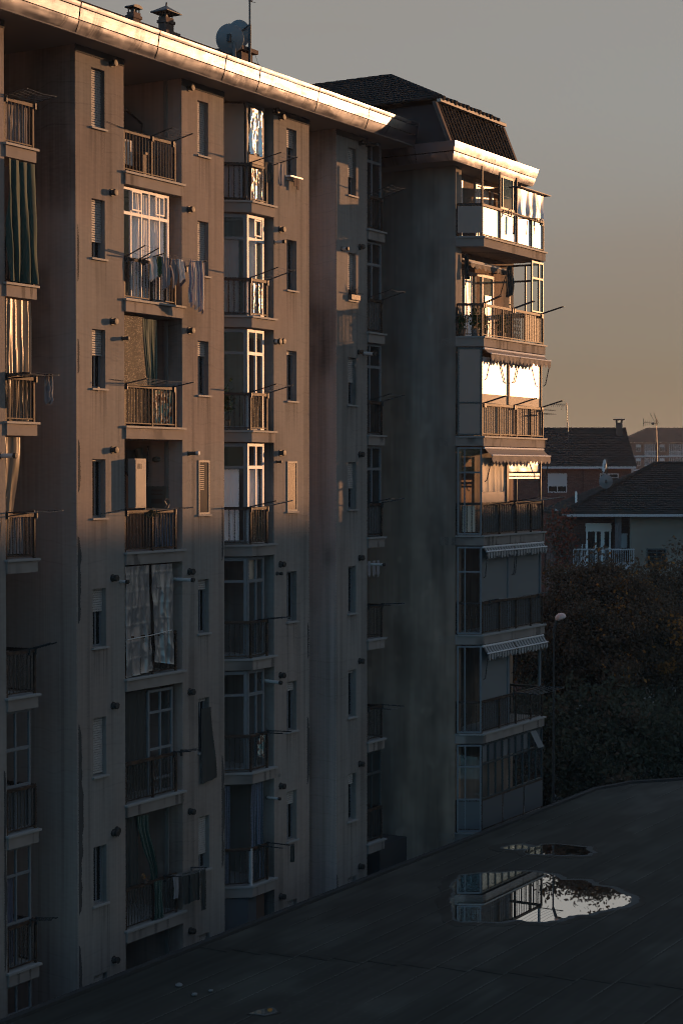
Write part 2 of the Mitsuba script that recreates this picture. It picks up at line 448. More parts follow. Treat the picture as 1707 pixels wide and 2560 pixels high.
for i, (pp, lab, rim) in enumerate(PUD):
    w = jag(sg.Polygon(pp).buffer(0.12).buffer(-0.12), 0.34 if i < 3 else 0.1, 31 + i)
    r = jag(sa.translate(w.buffer(rim * .8), rim * .5, -rim * .3), 0.14, 51 + i).union(w.buffer(0.012))
    k = thing('puddle', lab, 'puddle', 'rain puddles on the flat roof')
    for g in getattr(w, 'geoms', [w]):
        MB().poly(g, ZR + 0.012, ZR + 0.018).out('water', 'm_water', k)
    for g in getattr(w.buffer(rim * 2.4), 'geoms', [w.buffer(rim * 2.4)]):
        MB().poly(jag(g, .2, 71 + i), ZR - 0.006, ZR + 0.0085).out('damp_margin', 'm_damp', k)
    for g in getattr(r, 'geoms', [r]):
        MB().poly(g, ZR - 0.004, ZR + 0.0125).out('wet_rim', 'm_sediment', k)
for i, (x, y, s, m, lab) in enumerate([(-14.25, -4.56, 0.07, 'm_blind_grey', 'crumpled grey scrap lying farthest left on the flat roof'), (-14.62, -5.21, 0.06, 'm_blind_grey', 'grey crumpled scrap beside a round one on the roof'),
                                       (-14.23, -5.34, 0.05, 'm_blind_grey', 'small round grey lump on the roof right of two scraps'), (-14.70, -7.06, 0.05, 'm_leaf_orange', 'small orange scrap at the edge of the tiny puddle')]):
    s_ = trimesh.creation.icosphere(2, 1.0)
    v = np.array(s_.vertices)
    v = v * (0.75 + 0.6 * meshkit.noise(v * 2 + i * 9, i)[:, None]) * [s, s, s * 0.55]
    v[:, 2] = np.maximum(v[:, 2], -s * 0.2)
    MB().add(v + [x, y, ZR + 0.012 + s * 0.2], s_.faces).out('roof_scrap', m, smooth=40, label=lab, category='scrap', group='scraps on the flat roof')

# ------------------------------------------------------------------ the long apartment building
B = thing('apartment_building', 'long worn plaster apartment building with rows of balconies and metal eaves', 'building')
ZK = lambda k: 25.16 - 3.0 * (k - 1)          # top of the balcony slab of floor k, counted from the top
CEIL = 27.77
XL, A0, A1, B0, B1, C0, C1, E0, E1 = -14.266, -11.855, -10.07, -7.737, -5.909, -3.552, -1.760, -0.282, 1.471
XG = 4.28
FLOOR = ['top', 'second', 'third', 'fourth', 'fifth', 'sixth', 'seventh', 'eighth', 'ninth']
WIN = {'A': (-11.28, -10.79), 'B': (-7.07, -6.60), 'C': (-2.91, -2.41), 'E': (0.37, 0.83)}
WH = 1.36


def pilaster(u0, u1, win):
    P = sg.box(u0, -1.0, u1, CEIL)
    if win:
        for k in range(1, 10):
            z = ZK(k) + 0.84
            P = P.difference(sg.box(win[0], z, win[1], z + WH))
    m = trimesh.creation.extrude_polygon(P, 0.5, engine='earcut')
    v = np.array(m.vertices)
    MB().add(np.c_[v[:, 0], v[:, 2], v[:, 1]], np.array(m.faces)[:, ::-1]).out('wall', 'm_plaster', B)
    MB().box((u0, 0.5, -1), (u1, 10, CEIL)).out('wall', 'm_plaster', B)


pilaster(-24, XL, None)
pilaster(A0, A1, WIN['A'])
pilaster(B0, B1, WIN['B'])
pilaster(C0, C1, WIN['C'])
pilaster(E0, E1, WIN['E'])
for u0, u1, d in ((XL, A0, 2.6), (A1, B0, 2.2), (B1, C0, 2.4), (C1, E0, 3.0), (E1, XG, 2.6)):
    MB().box((u0, d, -1), (u1, 10, CEIL)).out('recess_wall', 'm_plaster', B)
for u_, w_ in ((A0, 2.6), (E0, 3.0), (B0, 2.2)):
    MB().box((u_ - 0.005, 0.004, -1), (u_ + 0.002, w_, CEIL - 0.004)).out('return_wall', 'm_plaster_warm_bounce' if u_ == E0 else 'm_plaster_bounce', B)  # thin skins over the side walls, bounce glow put into their colour
MB().box((-24, -0.60, CEIL), (3.25, 10, CEIL + 0.08)).out('soffit', 'm_soffit', B)
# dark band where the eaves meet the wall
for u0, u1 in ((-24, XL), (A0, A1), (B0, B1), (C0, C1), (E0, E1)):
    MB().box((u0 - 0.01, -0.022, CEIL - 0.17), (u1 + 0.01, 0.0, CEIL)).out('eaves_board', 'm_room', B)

# metal fascia: three tiers of panels
JO = [-21.3, -18.4, -15.5, -12.6, -9.68, -6.9, -5.35, -2.47, 0.28, 3.22]
TIERS = [((-0.585, CEIL - 0.005), (-0.715, 28.045), 0.014), ((-0.715, 28.07), (-0.745, 28.315), 0.005), ((-0.765, 28.335), (-0.785, 28.43), 0.003)]


def fascia_panel(p0, p1, tier, seed, parent):
    """p0, p1: the two ends as functions of a tier point: (offset, z) -> xyz."""
    (o0, z0), (o1, z1), amp = tier

    def fn(s, t):
        w = 0.012 * rock(np.stack([s * 7 + seed * 3.1, t * 1.5, s * 0 + seed], -1), 3) + 0.006 * rock(np.stack([s * 22 + seed, t * 3, s * 0], -1), 5)
        o, z = o0 + (o1 - o0) * t - amp * np.sin(PI * t) + w * amp * 90, z0 + (z1 - z0) * t
        a, b = p0(o, z), p1(o, z)
        return [a[k] * (1 - s) + b[k] * s for k in range(3)]
    mb = MB().grid(fn, 40, 6)
    return mb.out('fascia_panel', 'm_fascia', parent, smooth=True)


for i, (a, b) in enumerate(zip(JO, JO[1:])):
    for j, t in enumerate(TIERS):
        fascia_panel(lambda o, z, a=a: (a + 0.02 + 0 * o, o, z), lambda o, z, b=b: (b - 0.02 + 0 * o, o, z), t, i * 3 + j, B)
MB().box((-24, -0.62, CEIL + 0.08), (3.2, -0.50, 28.36)).box((-24, -0.735, 28.32), (3.2, -0.55, 28.335)).box((-24, -0.69, 28.05), (3.2, -0.55, 28.065)).out('fascia_backing', 'm_joint', B)
rf = MB()
rf.quad((-24, -0.74, 28.38), (3.2, -0.74, 28.38), (3.2, 5.0, 30.79), (-24, 5.0, 30.79))
rf.quad((-24, 5.0, 30.79), (3.2, 5.0, 30.79), (3.2, 11, 28.3), (-24, 11, 28.3))
roof = rf.out('roof', 'm_tile', B)
rt = MB()
for i in range(62):
    x = -24 + i * 0.44
    rt.tube([(x, 5.0, 30.79), (x + 0.40, 5.0, 30.775), (x + 0.46, 5.0, 30.775)], [0.085, 0.105, 0.10], 8)
rt.out('ridge_tiles', 'm_tile', roof, smooth=40, stuff=True)


def chimney(u, w, du, dw, z0, z1, cap, parent, round_cap=False):
    m = MB().box((u - du, w, z0 - 1), (u, w + dw, z1))
    m.box((u - du - 0.03, w - 0.03, z1 - 0.16), (u + 0.03, w + dw + 0.03, z1 - 0.08))
    ck = m.out('chimney', 'm_chimney', parent)
    q = MB().box((u - du * 0.75, w + dw * .3, z1), (u - du * .25, w + dw * .7, z1 + 0.12))
    q.out('flue', 'm_dark_metal', ck)
    for a in (0.03, du - 0.03):
        for b in (0.03, dw - 0.03):
            MB().bar((u - a, w + b, z1), (u - a, w + b, z1 + 0.13), 0.022).out('cap_post', 'm_dark_metal', ck)
    cx, cy = u - du / 2, w + dw / 2
    ring = [(cx + sx * (du / 2 + cap), cy + sy * (dw / 2 + cap)) for sx, sy in ((-1, -1), (1, -1), (1, 1), (-1, 1))]
    h = MB()
    z = z1 + 0.13
    if round_cap:
        an = np.linspace(0, PI, 9)
        for i in range(8):
            xa, xb = cx - (du / 2 + cap) * math.cos(an[i]), cx - (du / 2 + cap) * math.cos(an[i + 1])
            za, zb = z + 0.06 * math.sin(an[i]), z + 0.06 * math.sin(an[i + 1])
            h.add([[xa, cy - dw / 2 - cap, za], [xb, cy - dw / 2 - cap, zb], [xb, cy + dw / 2 + cap, zb], [xa, cy + dw / 2 + cap, za]] + [[xa, cy - dw / 2 - cap, z - .02], [xb, cy - dw / 2 - cap, z - .02], [xb, cy + dw / 2 + cap, z - .02], [xa, cy + dw / 2 + cap, z - .02]],
                  [[0, 1, 2], [0, 2, 3], [4, 6, 5], [4, 7, 6], [0, 4, 5], [0, 5, 1], [3, 2, 6], [3, 6, 7]])
    else:
        v = [[*p, z] for p in ring] + [[*p, z - 0.02] for p in ring] + [[cx, cy, z + 0.20]]
        h.add(v, [[0, 1, 8], [1, 2, 8], [2, 3, 8], [3, 0, 8], [4, 6, 5], [4, 7, 6], [0, 4, 5], [0, 5, 1], [1, 5, 6], [1, 6, 2], [2, 6, 7], [2, 7, 3], [3, 7, 4], [3, 4, 0]])
        h.bar((cx, cy, z + 0.18), (cx + 0.02, cy, z + 0.28), 0.025, 6)
    h.out('cap', 'm_dark_metal', ck)


chimney(-6.47, 2.2, 0.30, 0.22, 29.4, 29.92, 0.04, roof, True)
chimney(-5.02, 2.2, 0.36, 0.24, 29.4, 30.10, 0.16, roof)
MB().box((-5.50, 2.1, 29.2), (-4.86, 2.6, 29.72)).out('chimney_base', 'm_chimney', roof)
c3 = MB().box((-2.02, 2.05, 29.0), (-1.46, 2.85, 29.86)).box((-2.16, 1.93, 29.86), (-1.34, 2.97, 29.97)).out('chimney', 'm_chimney', roof)


def dish(cx, cy, cz, r, face, up, label, arm=True, pole=None, mat_='m_dish', dx=0.0):
    k = thing('satellite_dish', label, 'satellite dish', 'satellite dishes')
    f = np.array(face, float)
    f /= np.linalg.norm(f)
    a = np.cross(f, [0, 0, 1])
    a /= np.linalg.norm(a)
    b = np.cross(a, f)
    c = np.array([cx, cy, cz])
    m = MB()
    for sgn in (0.0, -0.012):
        m.grid(lambda s, t: [c[i] + (r * t * np.cos(2 * PI * s)) * a[i] + (r * 1.06 * t * np.sin(2 * PI * s)) * b[i] + (0.22 * r * (t * t - 1) + sgn) * f[i] for i in range(3)], 37, 7)
    m.tube([c + r * (math.cos(q) * a + 1.06 * math.sin(q) * b) for q in np.linspace(0, 2 * PI, 33)], 0.012, 5, False)
    m.out('reflector', mat_, k, smooth=True)
    if arm:
        MB().bar(c - 0.98 * r * b, c - 0.5 * r * b + 0.75 * r * f, 0.014).box(c - 0.5 * r * b + 0.75 * r * f - 0.035, c - 0.5 * r * b + 0.75 * r * f + 0.035).out('feed_arm', 'm_dark_metal', k)
    MB().box(c - 0.24 * r * f - [0.06, 0.05, 0.10], c - 0.24 * r * f + [0.06, 0.05, 0.10]).bar(c - 0.15 * r * f, np.array(pole[1]), 0.022, 6).out('bracket', 'm_dark_metal', k)
    MB().tube(pole, 0.045, 8).out('pole', 'm_blind_grey' if pole[0][2] < 29.4 and pole[0][0] < -3 else 'm_dark_metal', k)
    return k


VB = np.array([math.cos(TH), math.sin(TH), 0.0])
dish(-3.41, 1.5, 29.83, 0.37, VB + [0.25, 0.1, 0.1], 0, 'grey satellite dish on a white pole, front one of the pair at the wide chimney', pole=[(-3.42, 1.36, 29.05), (-3.40, 1.36, 29.72)])
dish(-1.70, 2.35, 30.42, 0.36, VB * 0.8 + [0.4, -0.3, 0.15], 0, 'grey satellite dish strapped to the aerial mast, rear one of the pair', pole=[(-1.83, 1.9, 29.3), (-1.83, 1.9, 30.6)])
k = thing('tv_aerial', 'tall thin aerial mast with small yagi beside the two dishes on the eaves', 'aerial', 'television aerials')
MB().tube([(-1.88, 1.86, 29.2), (-1.86, 1.88, 31.6)], 0.03, 6).out('mast', 'm_dark_metal', k)
m = MB().bar((-2.5, 1.75, 31.25), (-1.7, 1.9, 31.27), 0.012)
for t in np.linspace(0, 1, 5):
    p = np.array([-2.5 + 0.8 * t, 1.75 + 0.15 * t, 31.26])
    m.bar(p - [0.02, 0.13, 0.04], p + [0.02, 0.13, 0.04], 0.008)
m.out('yagi', 'm_dark_metal', k)
m = MB().tube([(-1.40, 2.0, 29.86), (-0.6, 2.2, 29.2)], 0.006, 4)
m.out('guy_wire', 'm_dark_metal', k)

# ------------------------------------------------------------------ windows of the pilasters
#           shutter closed share per floor 1..9, and an outside closed panel where < 0
SH = {'A': [1, .74, .46, .04, .40, .97, .02, .6, .6], 'B': [.97, 1, .27, -1, .22, .10, .74, 1, 1], 'C': [.36, .03, .10, -2, .02, .22, .27, 1, 1], 'E': [.60, .78, .52, .56, .06, .10, .26, .45, .5]}


def window(u0, u1, z, share, parent, y0=0.0, hh=WH, dep=0.15):
    fr = MB()
    t = 0.05
    w0, w1 = y0 + dep, y0 + dep + 0.06
    fr.box((u0, w0, z), (u0 + t, w1, z + hh)).box((u1 - t, w0, z), (u1, w1, z + hh)).box((u0 + t, w0, z), (u1 - t, w1, z + t)).box((u0 + t, w0, z + hh - t), (u1 - t, w1, z + hh))
    if u1 - u0 < 0.7:
        um = (u0 + u1) / 2 + 0.03
        fr.box((um - 0.02, w0 - 0.003, z + t), (um + 0.02, w1, z + hh - t))
    k = fr.out('window', 'm_alu_grey', parent)
    MB().box((u0 + t, w0 + 0.02, z + t), (u1 - t, w0 + 0.026, z + hh - t)).out('pane', 'm_glass_dark', k)
    MB().box((u0 - 0.045, y0 - 0.06, z - 0.045), (u1 + 0.06, y0 + dep, z - 0.002)).out('sill', 'm_nosing', k)
    if share > 0.03:
        s = MB()
        n = max(1, int(round(share * hh / 0.055)))
        for i in range(n):
            za, zb = z + hh - 0.055 * (i + 1), z + hh - 0.055 * i
            s.add([[u, yy, zz] for u in (u0 + 0.012, u1 - 0.012) for yy, zz in ((w0 - 0.03, za + 0.006), (w0 - 0.045, za + 0.012), (w0 - 0.045, zb - 0.012), (w0 - 0.028, zb))], [[0, 1, 5], [0, 5, 4], [1, 2, 6], [1, 6, 5], [2, 3, 7], [2, 7, 6]])
        s.out('roller_shutter', 'm_shutter', k, stuff=True)
    elif share < 0:
        s = MB().box((u0 + 0.003, y0 - 0.012, z + 0.0), (u1 - 0.003, y0 + 0.02, z + hh))
        s.out('shutter', 'm_panel_brown' if share < -1.5 else 'm_vent', k)
        s = MB()
        for a, b in ((u0, u0 + 0.035), (u1 - 0.035, u1)):
            s.box((a, y0 - 0.03, z), (b, y0 - 0.013, z + hh))
        s.box((u0 + 0.035, y0 - 0.03, z + hh - 0.05), (u1 - 0.035, y0 - 0.013, z + hh)).box((u0 + 0.035, y0 - 0.03, z), (u1 - 0.035, y0 - 0.013, z + 0.05))
        if share > -1.5:
            for i in range(13):
                zz = z + hh - 0.12 - i * 0.05
                s.box((u0 + 0.05, y0 - 0.028, zz - 0.022), (u0 + 0.22, y0 - 0.012, zz))
        s.out('shutter_frame', 'm_blind_beige', k)
    return k


for bay in 'ABCE':
    for k in range(1, 10):
        window(*WIN[bay], ZK(k) + 0.84, SH[bay][k - 1], B)


# vent pipes
def vent(u, z, L=0.16, r=0.062, y0=0.0, m='m_vent', rim='m_vent_dark', droop=0.0, parent=None):
    a, b = np.array([u, y0, z]), np.array([u, y0 - L, z - droop])
    k = MB().tube([a, b], r, 12).out('vent_pipe', m, parent or B, smooth=40)
    d = (b - a) / L
    MB().tube([b - d * 0.02, b + d * 0.045, b + d * 0.05], [r * 1.22, r * 1.22, r * 1.0], 12).out('vent_rim', rim, k, smooth=40)
    MB().tube([a - d * -0.003, a + d * 0.02], [r * 1.5, r * 1.4], 12).out('vent_flange', 'm_vent_dark', k, smooth=40)


for k in range(1, 9):
    zz = ZK(k) + 2.42
    vent(-10.54, zz, .10, parent=B)
    if k != 4:
        vent(-7.45, zz, .10)
    vent(-3.24, zz, .10)
    if k != 3:
        vent(1.03, zz, .10)
vent(-7.46, ZK(4) + 2.37, 0.26, 0.045, rim='m_vent_white')
vent(-3.52, 27.70, 0.10)
vent(-3.5, ZK(2) + 2.05, 0.28, 0.042, m='m_vent_white')
vent(-3.48, ZK(3) + 2.40, 0.13, 0.06, m='m_vent_white')
vent(-3.42, ZK(4) + 2.18, 0.12, 0.03)
vent(-3.42, ZK(5) + 2.18, 0.14, 0.035)
vent(-3.75, ZK(6) + 2.32, 0.62, 0.045, 0.3, m='m_vent_white', droop=0.03)
vent(-3.62, ZK(7) + 2.15, 0.4, 0.035, 0.2, m='m_vent_white')
vent(-7.95, ZK(5) + 2.25, 0.75, 0.045, 0.3, m='m_vent_white')
vent(-10.25, ZK(5) + 2.32, 0.4, 0.04, 0.2, m='m_vent_white')
vent(0.03, ZK(2) + 2.25, 0.17, 0.045, m='m_vent_white')
vent(1.42, ZK(1) + 2.42, 0.35, 0.045, m='m_vent', droop=0.02)
vent(0.96, ZK(3) + 2.38, 0.10, 0.05)
vent(1.25, ZK(3) + 2.36, 0.36, 0.05, m='m_vent_white', droop=0.03)
vent(1.75, ZK(5) + 2.2, 0.6, 0.04, 0.2, m='m_vent_white')
vent(-14.4, ZK(4) + 2.25, 0.38, 0.05, m='m_vent_white')
vent(-10.42, ZK(7) + 2.45, 0.03, 0.07, m='m_vent_white')
# round wall plates
for u, z in ((-11.05, 19.98), (0.76, 21.15), (-3.3, ZK(7) + 2.72)):
    MB().tube([(u, 0, z), (u, -0.014, z)], 0.055, 14).out('wall_plate', 'm_box_white', B, smooth=40)


# peeled plaster along the corners: thin dark hollows with ragged edges
def peeled(u, z0, z1, wid, seed, sgn=1):
    n = int((z1 - z0) / 0.06)
    z = np.linspace(z0, z1, n)
    e = np.sin(np.linspace(0, PI, n)) ** 0.35
    a = u + 0.012 * rock(np.c_[z * 4, z * 0, z * 0], seed) + 0.01
    b = u + sgn * (0.02 + wid * e * (0.5 + 1.5 * meshkit.fbm(np.c_[z * 3.1, z * 0, z * 0 + seed], 4, seed)))
    pts = [(x, zz) for x, zz in zip(a, z)] + [(x, zz) for x, zz in zip(b[::-1], z[::-1])]
    P = sg.Polygon(pts).buffer(0)
    for g in getattr(P, 'geoms', [P]):
        if g.area < 1e-3:
            continue
        m = trimesh.creation.extrude_polygon(g, 0.004, engine='earcut')
        v = np.array(m.vertices)
        MB().add(np.c_[v[:, 0], -v[:, 2], v[:, 1]], m.faces).out('peeled_patch', 'm_dirt', B)


for a in ((A0 + .03, 14.6, 16.6, .08, 1), (A0 + .03, 7.9, 12.3, .11, 2), (A0 + .03, 5.0, 7.2, .08, 3), (XL - .10, 9.9, 11.6, .06, 4), (XL - .10, 7.2, 10.4, .05, 5), (C1 - .12, 9.4, 11.3, .08, 6), (C1 - .09, 12.9, 13.9, .05, 13),
          (B1 - .14, 7.9, 10.8, .08, 7), (B1 - .12, 15.8, 17.2, .05, 8), (A0 + .05, 20.3, 21.1, .05, 9), (A0 + .05, 22.4, 23.7, .035, 10), (A0 + .05, 17.6, 18.8, .05, 11), (E0 + .01, 5.5, 6.6, .05, 12)):
    peeled(*a)


# ------------------------------------------------------------------ balconies
def balcony(pts, k, parent, zoff=0.0, hslab=0.255):
    """pts: plan polygon, its front edge first (left to right)."""
    z = ZK(k) + zoff
    P = sg.Polygon(pts)
    kk = MB().poly(P, z - 0.05 - hslab, z - 0.05).out('balcony', 'm_slab', parent)
    MB().poly(P.buffer(0.05, join_style=2).intersection(sg.box(-30, -9, XG - 0.005, 9) if parent == B else sg.box(XG + .001, -9, 30, 9)), z - 0.049, z).out('nosing', 'm_nosing', kk)
    return kk


def rail(pts, z, parent, posts=(), h=0.99, step=0.115, th=0.075, bars=True, mt='m_rail', mbar='m_rail_bar', r=0.0085, skip=()):
    m, b = MB(), MB()
    for i, (p, q) in enumerate(zip(pts, pts[1:])):
        p, q = np.array(p, float), np.array(q, float)
        L = np.linalg.norm(q - p)
        m.seg(p, q, z + h - th, z + h, 0.06).seg(p, q, z + 0.055, z + 0.08, 0.03)
        if bars and i not in skip:
            n = max(1, int(L / step))
            for j in range(1, n):
                c = p + (q - p) * j / n
                b.box((c[0] - r, c[1] - r, z + 0.08), (c[0] + r, c[1] + r, z + h - th))
    for c in list(pts) + list(posts):
        m.box((c[0] - 0.025, c[1] - 0.025, z), (c[0] + 0.025, c[1] + 0.025, z + h - 0.01))
    k = m.out('railing', mt, parent)
    if b.n:
        b.out('baluster_row', mbar, parent, stuff=True)
    return k


def glazing(p, q, z0, z1, cols, rows, parent, name='glazed_screen', bar=0.05, mf='m_aluminium', mg='m_glass', off=0.0, depth=0.05, sash=True, thick=None):
    """Frame bars at the column fractions and row heights between p and q, with one pane per field."""
    p, q = np.array(p, float), np.array(q, float)
    fr = MB()
    L = np.linalg.norm(q - p)
    cs = [0.0, *cols, 1.0]
    rs = [z0, *rows, z1]
    for c in cs:
        w = (bar if c in (0.0, 1.0) else bar * 0.8) / L
        a, b = max(c - w / 2, 0), min(c + w / 2, 1)
        if c == 0: a, b = 0, w
        if c == 1: a, b = 1 - w, 1
        fr.seg(p + (q - p) * a, p + (q - p) * b, z0, z1, depth, off)
    for j, r in enumerate(rs):
        t = (thick or bar) if 0 < j < len(rs) - 1 else bar
        a, b = (r, r + t) if j == 0 else ((r - t, r) if j == len(rs) - 1 else (r - t / 2, r + t / 2))
        fr.seg(p, q, a, b, depth * 0.86, off)
    k = fr.out(name, mf, parent)
    for i in range(len(cs) - 1):
        for j in range(len(rs) - 1):
            a, b = p + (q - p) * (cs[i] + bar * 0.3 / L), p + (q - p) * (cs[i + 1] - bar * 0.3 / L)
            if mg:
                MB().seg(a, b, rs[j] + bar * .3, rs[j + 1] - bar * .3, 0.004 if mg != 'm_glass' else 0.0001, off).out('pane', mg, k) if mg != 'm_glass' else \
                    MB().quad((*a, rs[j] + .01), (*b, rs[j] + .01), (*b, rs[j + 1] - .01), (*a, rs[j + 1] - .01)).out('pane', mg, k)
    return k


def cloth(p, q, z0, z1, folds, amp, m, seed, name=None, label=None, category='curtain', group=None, parent=None, bottom=None, gather=1.0, sway=0.0, nu=None, nv=14, flare=1.0, edge=0.0, crinkle=0.0):
    """Hanging cloth from p-q at height z1 down to z0; bottom = (p', q') of its lower edge in plan."""
    p, q = np.array(p, float), np.array(q, float)
    bp, bq = (np.array(bottom[0], float), np.array(bottom[1], float)) if bottom else (p, q)
    d = (q - p) / np.linalg.norm(q - p)
    n = np.array([d[1], -d[0]])
    z0s = z0 if isinstance(z0, (tuple, list)) else (z0, z0)

    def fn(s, t):
        sp = s + 0.035 * np.sin(s * 23 + seed)
        ph = 2 * PI * folds * sp + 1.2 * rock(np.stack([s * 5, t * 1.5, s * 0 + seed], -1), seed) * 2
        gth = 0.35 + 1.25 * meshkit.noise(np.stack([s * 3.3 + seed * .7, t * .6, s * 0], -1), seed + 9)
        o = amp * gth * np.sin(ph) * (0.35 + 0.65 * t * flare) + amp * 0.9 * rock(np.stack([s * 4 + seed, t * 4, s * 0], -1), seed + 3) + sway * t * t
        if crinkle:
            cq = np.stack([s * 4.2 + t * 1.5 + seed, t * 4.0 - s, s * 0 + 2.0], -1)
            rg = 1 - 2 * np.abs(meshkit.noise(cq, seed) - .5) + .6 * (1 - 2 * np.abs(meshkit.noise(cq * 2.3, seed + 1) - .5))
            hem = np.abs((t * 6.5) % 1 - .5)
            o = o + crinkle * (rg - .8) + crinkle * .16 * np.clip(1 - hem * 14, 0, 1)
        w = 3 * t * t - 2 * t ** 3
        x = (p[0] + (q[0] - p[0]) * s) * (1 - w) + (bp[0] + (bq[0] - bp[0]) * s) * w + n[0] * o
        y = (p[1] + (q[1] - p[1]) * s) * (1 - w) + (bp[1] + (bq[1] - bp[1]) * s) * w + n[1] * o
        zb = z0s[0] + (z0s[1] - z0s[0]) * s + edge * np.sin(s * folds * 2 * PI)
        return [x, y, z1 + (zb - z1) * t]
    mb = MB().grid(fn, nu or max(12, int(folds * 8)), nv)
    if parent:
        return mb.out(name, m, parent, smooth=True, uv=True)
    return mb.out(name or 'curtain', m, smooth=True, uv=True, label=label, category=category, group=group)


def rack(u, y, z, where, width=0.9, L=0.75, rise=0.12, arms=True, lines=5, fold=0.0, m='m_dark_metal'):
    """Clothes drying rack: arms hooked over the rail, wires between them."""
    k = thing('drying_rack', where, 'drying rack', 'drying racks hooked on balcony rails')
    for s in (0, 1):
        x = u + s * width
        a, b = np.array([x, y, z]), np.array([x, y - L * math.cos(fold), z + rise + L * math.sin(fold)])
        MB().bar(a, b, 0.016, 5).box((x - 0.02, y - 0.03, z - 0.14), (x + 0.02, y + 0.03, z + 0.02)).out('arm', m, k)
    if lines:
        w = MB()
        for j in range(lines):
            t = (j + 1) / lines
            a = np.array([u, y, z]) + (np.array([0, -L * math.cos(fold), rise + L * math.sin(fold)])) * t
            c = a + [width / 2, 0, -0.03]
            w.tube([a, c, a + [width, 0, 0]], 0.0045, 4)
        w.out('wire', 'm_alu_grey', k, stuff=True)
    return k


bp = [(A1 + 0.004, -0.05), (B0 - 0.004, -0.05), (B0 - 0.004, 2.2), (A1 + 0.004, 2.2)]
cc = (-4.69, -0.05)                     # corner of the chamfered bay
bp2 = [(-6.2, 1.75), cc, (C0 - 0.004, -0.05), (C0 - 0.004, 2.4), (-6.2, 2.4)]
bpL = [(XL - 0.0, -0.05), (-13.27, -0.05), (-13.27, 2.6), (XL - 0.0, 2.6)]
bpF = [(E1 + .004, -0.05), (2.44, -0.05), (2.44, 2.6), (E1 + .004, 2.6)]
PL = 'plain loggia column left of centre'
PC = 'angled balcony column in the middle'
bal = {}
for k in range(1, 9):
    z = ZK(k)
    b = balcony([(max(x, A1 + .004), y) for x, y in bp], k, B)
    bal['P', k] = b
    rail([(A1 + 0.03, 0.03), (-8.95, 0.03), (-8.0, 0.03)], z, b)
    MB().box((B0 - 0.05, 0.42, z), (B0 + 0.0, 0.52, z + 2.66)).out('jamb', 'm_soffit', b)
    b = balcony(bp2, k, B)
    bal['C', k] = b
    rail([(-6.15, 1.62), (-5.55, 0.93), (-4.66, 0.02), (-3.88, 0.02)], z, b, step=0.13)
    b = balcony(bpL, k, B)
    bal['L', k] = b
    rail([(XL + 0.03, 0.03), (-13.30, 0.03), (-13.30, 2.5)], z, b)
    b = balcony(bpF, k, B)
    bal['F', k] = b
    rail([(E1 + 0.03, 0.03), (2.37, 0.03), (2.37, 2.5)], z, b, step=0.13)

# --- plain loggias (bay 1)
y1 = 0.12
# top: open, privacy screen, things behind the rail
def privacy_screen(k, m='m_frosted'):
    z = ZK(k)
    s = MB()
    pts = [(1.75, z), (1.75, z + 1.9), (1.3, z + 1.9), (0.75, z + 1.45), (0.75, z)]
    for (ya, za), (yb, zb) in zip(pts, pts[1:]):
        s.bar((-8.35, ya, za), (-8.35, yb, zb), 0.03)
    s.bar((-8.35, 1.3, z), (-8.35, 1.3, z + 1.9), 0.03)
    kk = s.out('privacy_screen', 'm_rail', bal['P', k])
    P = sg.Polygon(pts)
    mm = trimesh.creation.extrude_polygon(P, 0.01, engine='earcut')
    v = np.array(mm.vertices)
    MB().add(np.c_[-8.35 + v[:, 2] - .005, v[:, 0], v[:, 1]], mm.faces).out('pane', m, kk)


privacy_screen(1, 'm_panel_grey')
privacy_screen(4)
cloth((-9.35, .55), (-9.0, .55), ZK(1) + .32, ZK(1) + .92, 2, .02, 'm_cloth_white', 3, 'laundry', 'white cloth hung behind the rail of the top plain loggia', 'laundry')
k = thing('storage_box', 'dark box standing behind the right rail of the top loggia', 'box')
MB().box((-8.8, .4, ZK(1)), (-8.2, .8, ZK(1) + .62)).box((-8.83, .38, ZK(1) + .62), (-8.17, .82, ZK(1) + .68)).out('body', 'm_panel_brown', k)
rack(-8.95, 0.0, ZK(1) + 1.0, 'thin drying rack on the right rail of the top plain loggia', .85, .6, .14)
rack(-9.98, 0.0, ZK(3) + 1.0, 'drying rack spanning the rail below the straw screen and striped curtain', 1.9, .6, .10)
rack(-9.98, 0.0, ZK(4) + 1.0, 'drying rack on the rail below the open white wall cabinet', 1.95, .55, .04, lines=2)
rack(-9.3, 0.0, ZK(2) + 1.0, 'drying rack loaded with washing outside the bright glazed loggia', 1.75, .62, .10)
rack(-9.98, 0.0, ZK(2) + 1.0, 'empty drying rack left of the washing outside the bright glazed loggia', .55, .55, .22, lines=3)
# second: white aluminium glazing
z = ZK(2)
glazing((A1 + .02, y1), (-8.15, y1), z + .02, z + 2.66, [.20, .42, .58, .80], [z + 2.05], B, bar=.055, thick=.075)
g = MB().box((-9.9, y1 - .03, z + 2.16), (-9.45, y1 - .005, z + 2.58)).box((-9.86, y1 - .04, z + 2.2), (-9.49, y1 - .002, z + 2.54))
for (ua, ub) in ((-9.66, -9.28), (-8.72, -8.36)):
    q = MB()
    q.box((ua, y1 - .05, z + 2.13), (ua + .035, y1 - .03, z + 2.6)).box((ub - .035, y1 - .05, z + 2.13), (ub, y1 - .03, z + 2.6)).box((ua + .035, y1 - .05, z + 2.13), (ub - .035, y1 - .03, z + 2.165)).box((ua + .035, y1 - .05, z + 2.565), (ub - .035, y1 - .03, z + 2.6))
    q.out('vent_sash', 'm_aluminium', B)
cloth((-9.6, .2), (-8.2, .2), z + .1, z + 2.6, 9, .03, 'm_curtain', 8, 'curtain', 'pale curtain behind the bright white glazing of the second loggia')
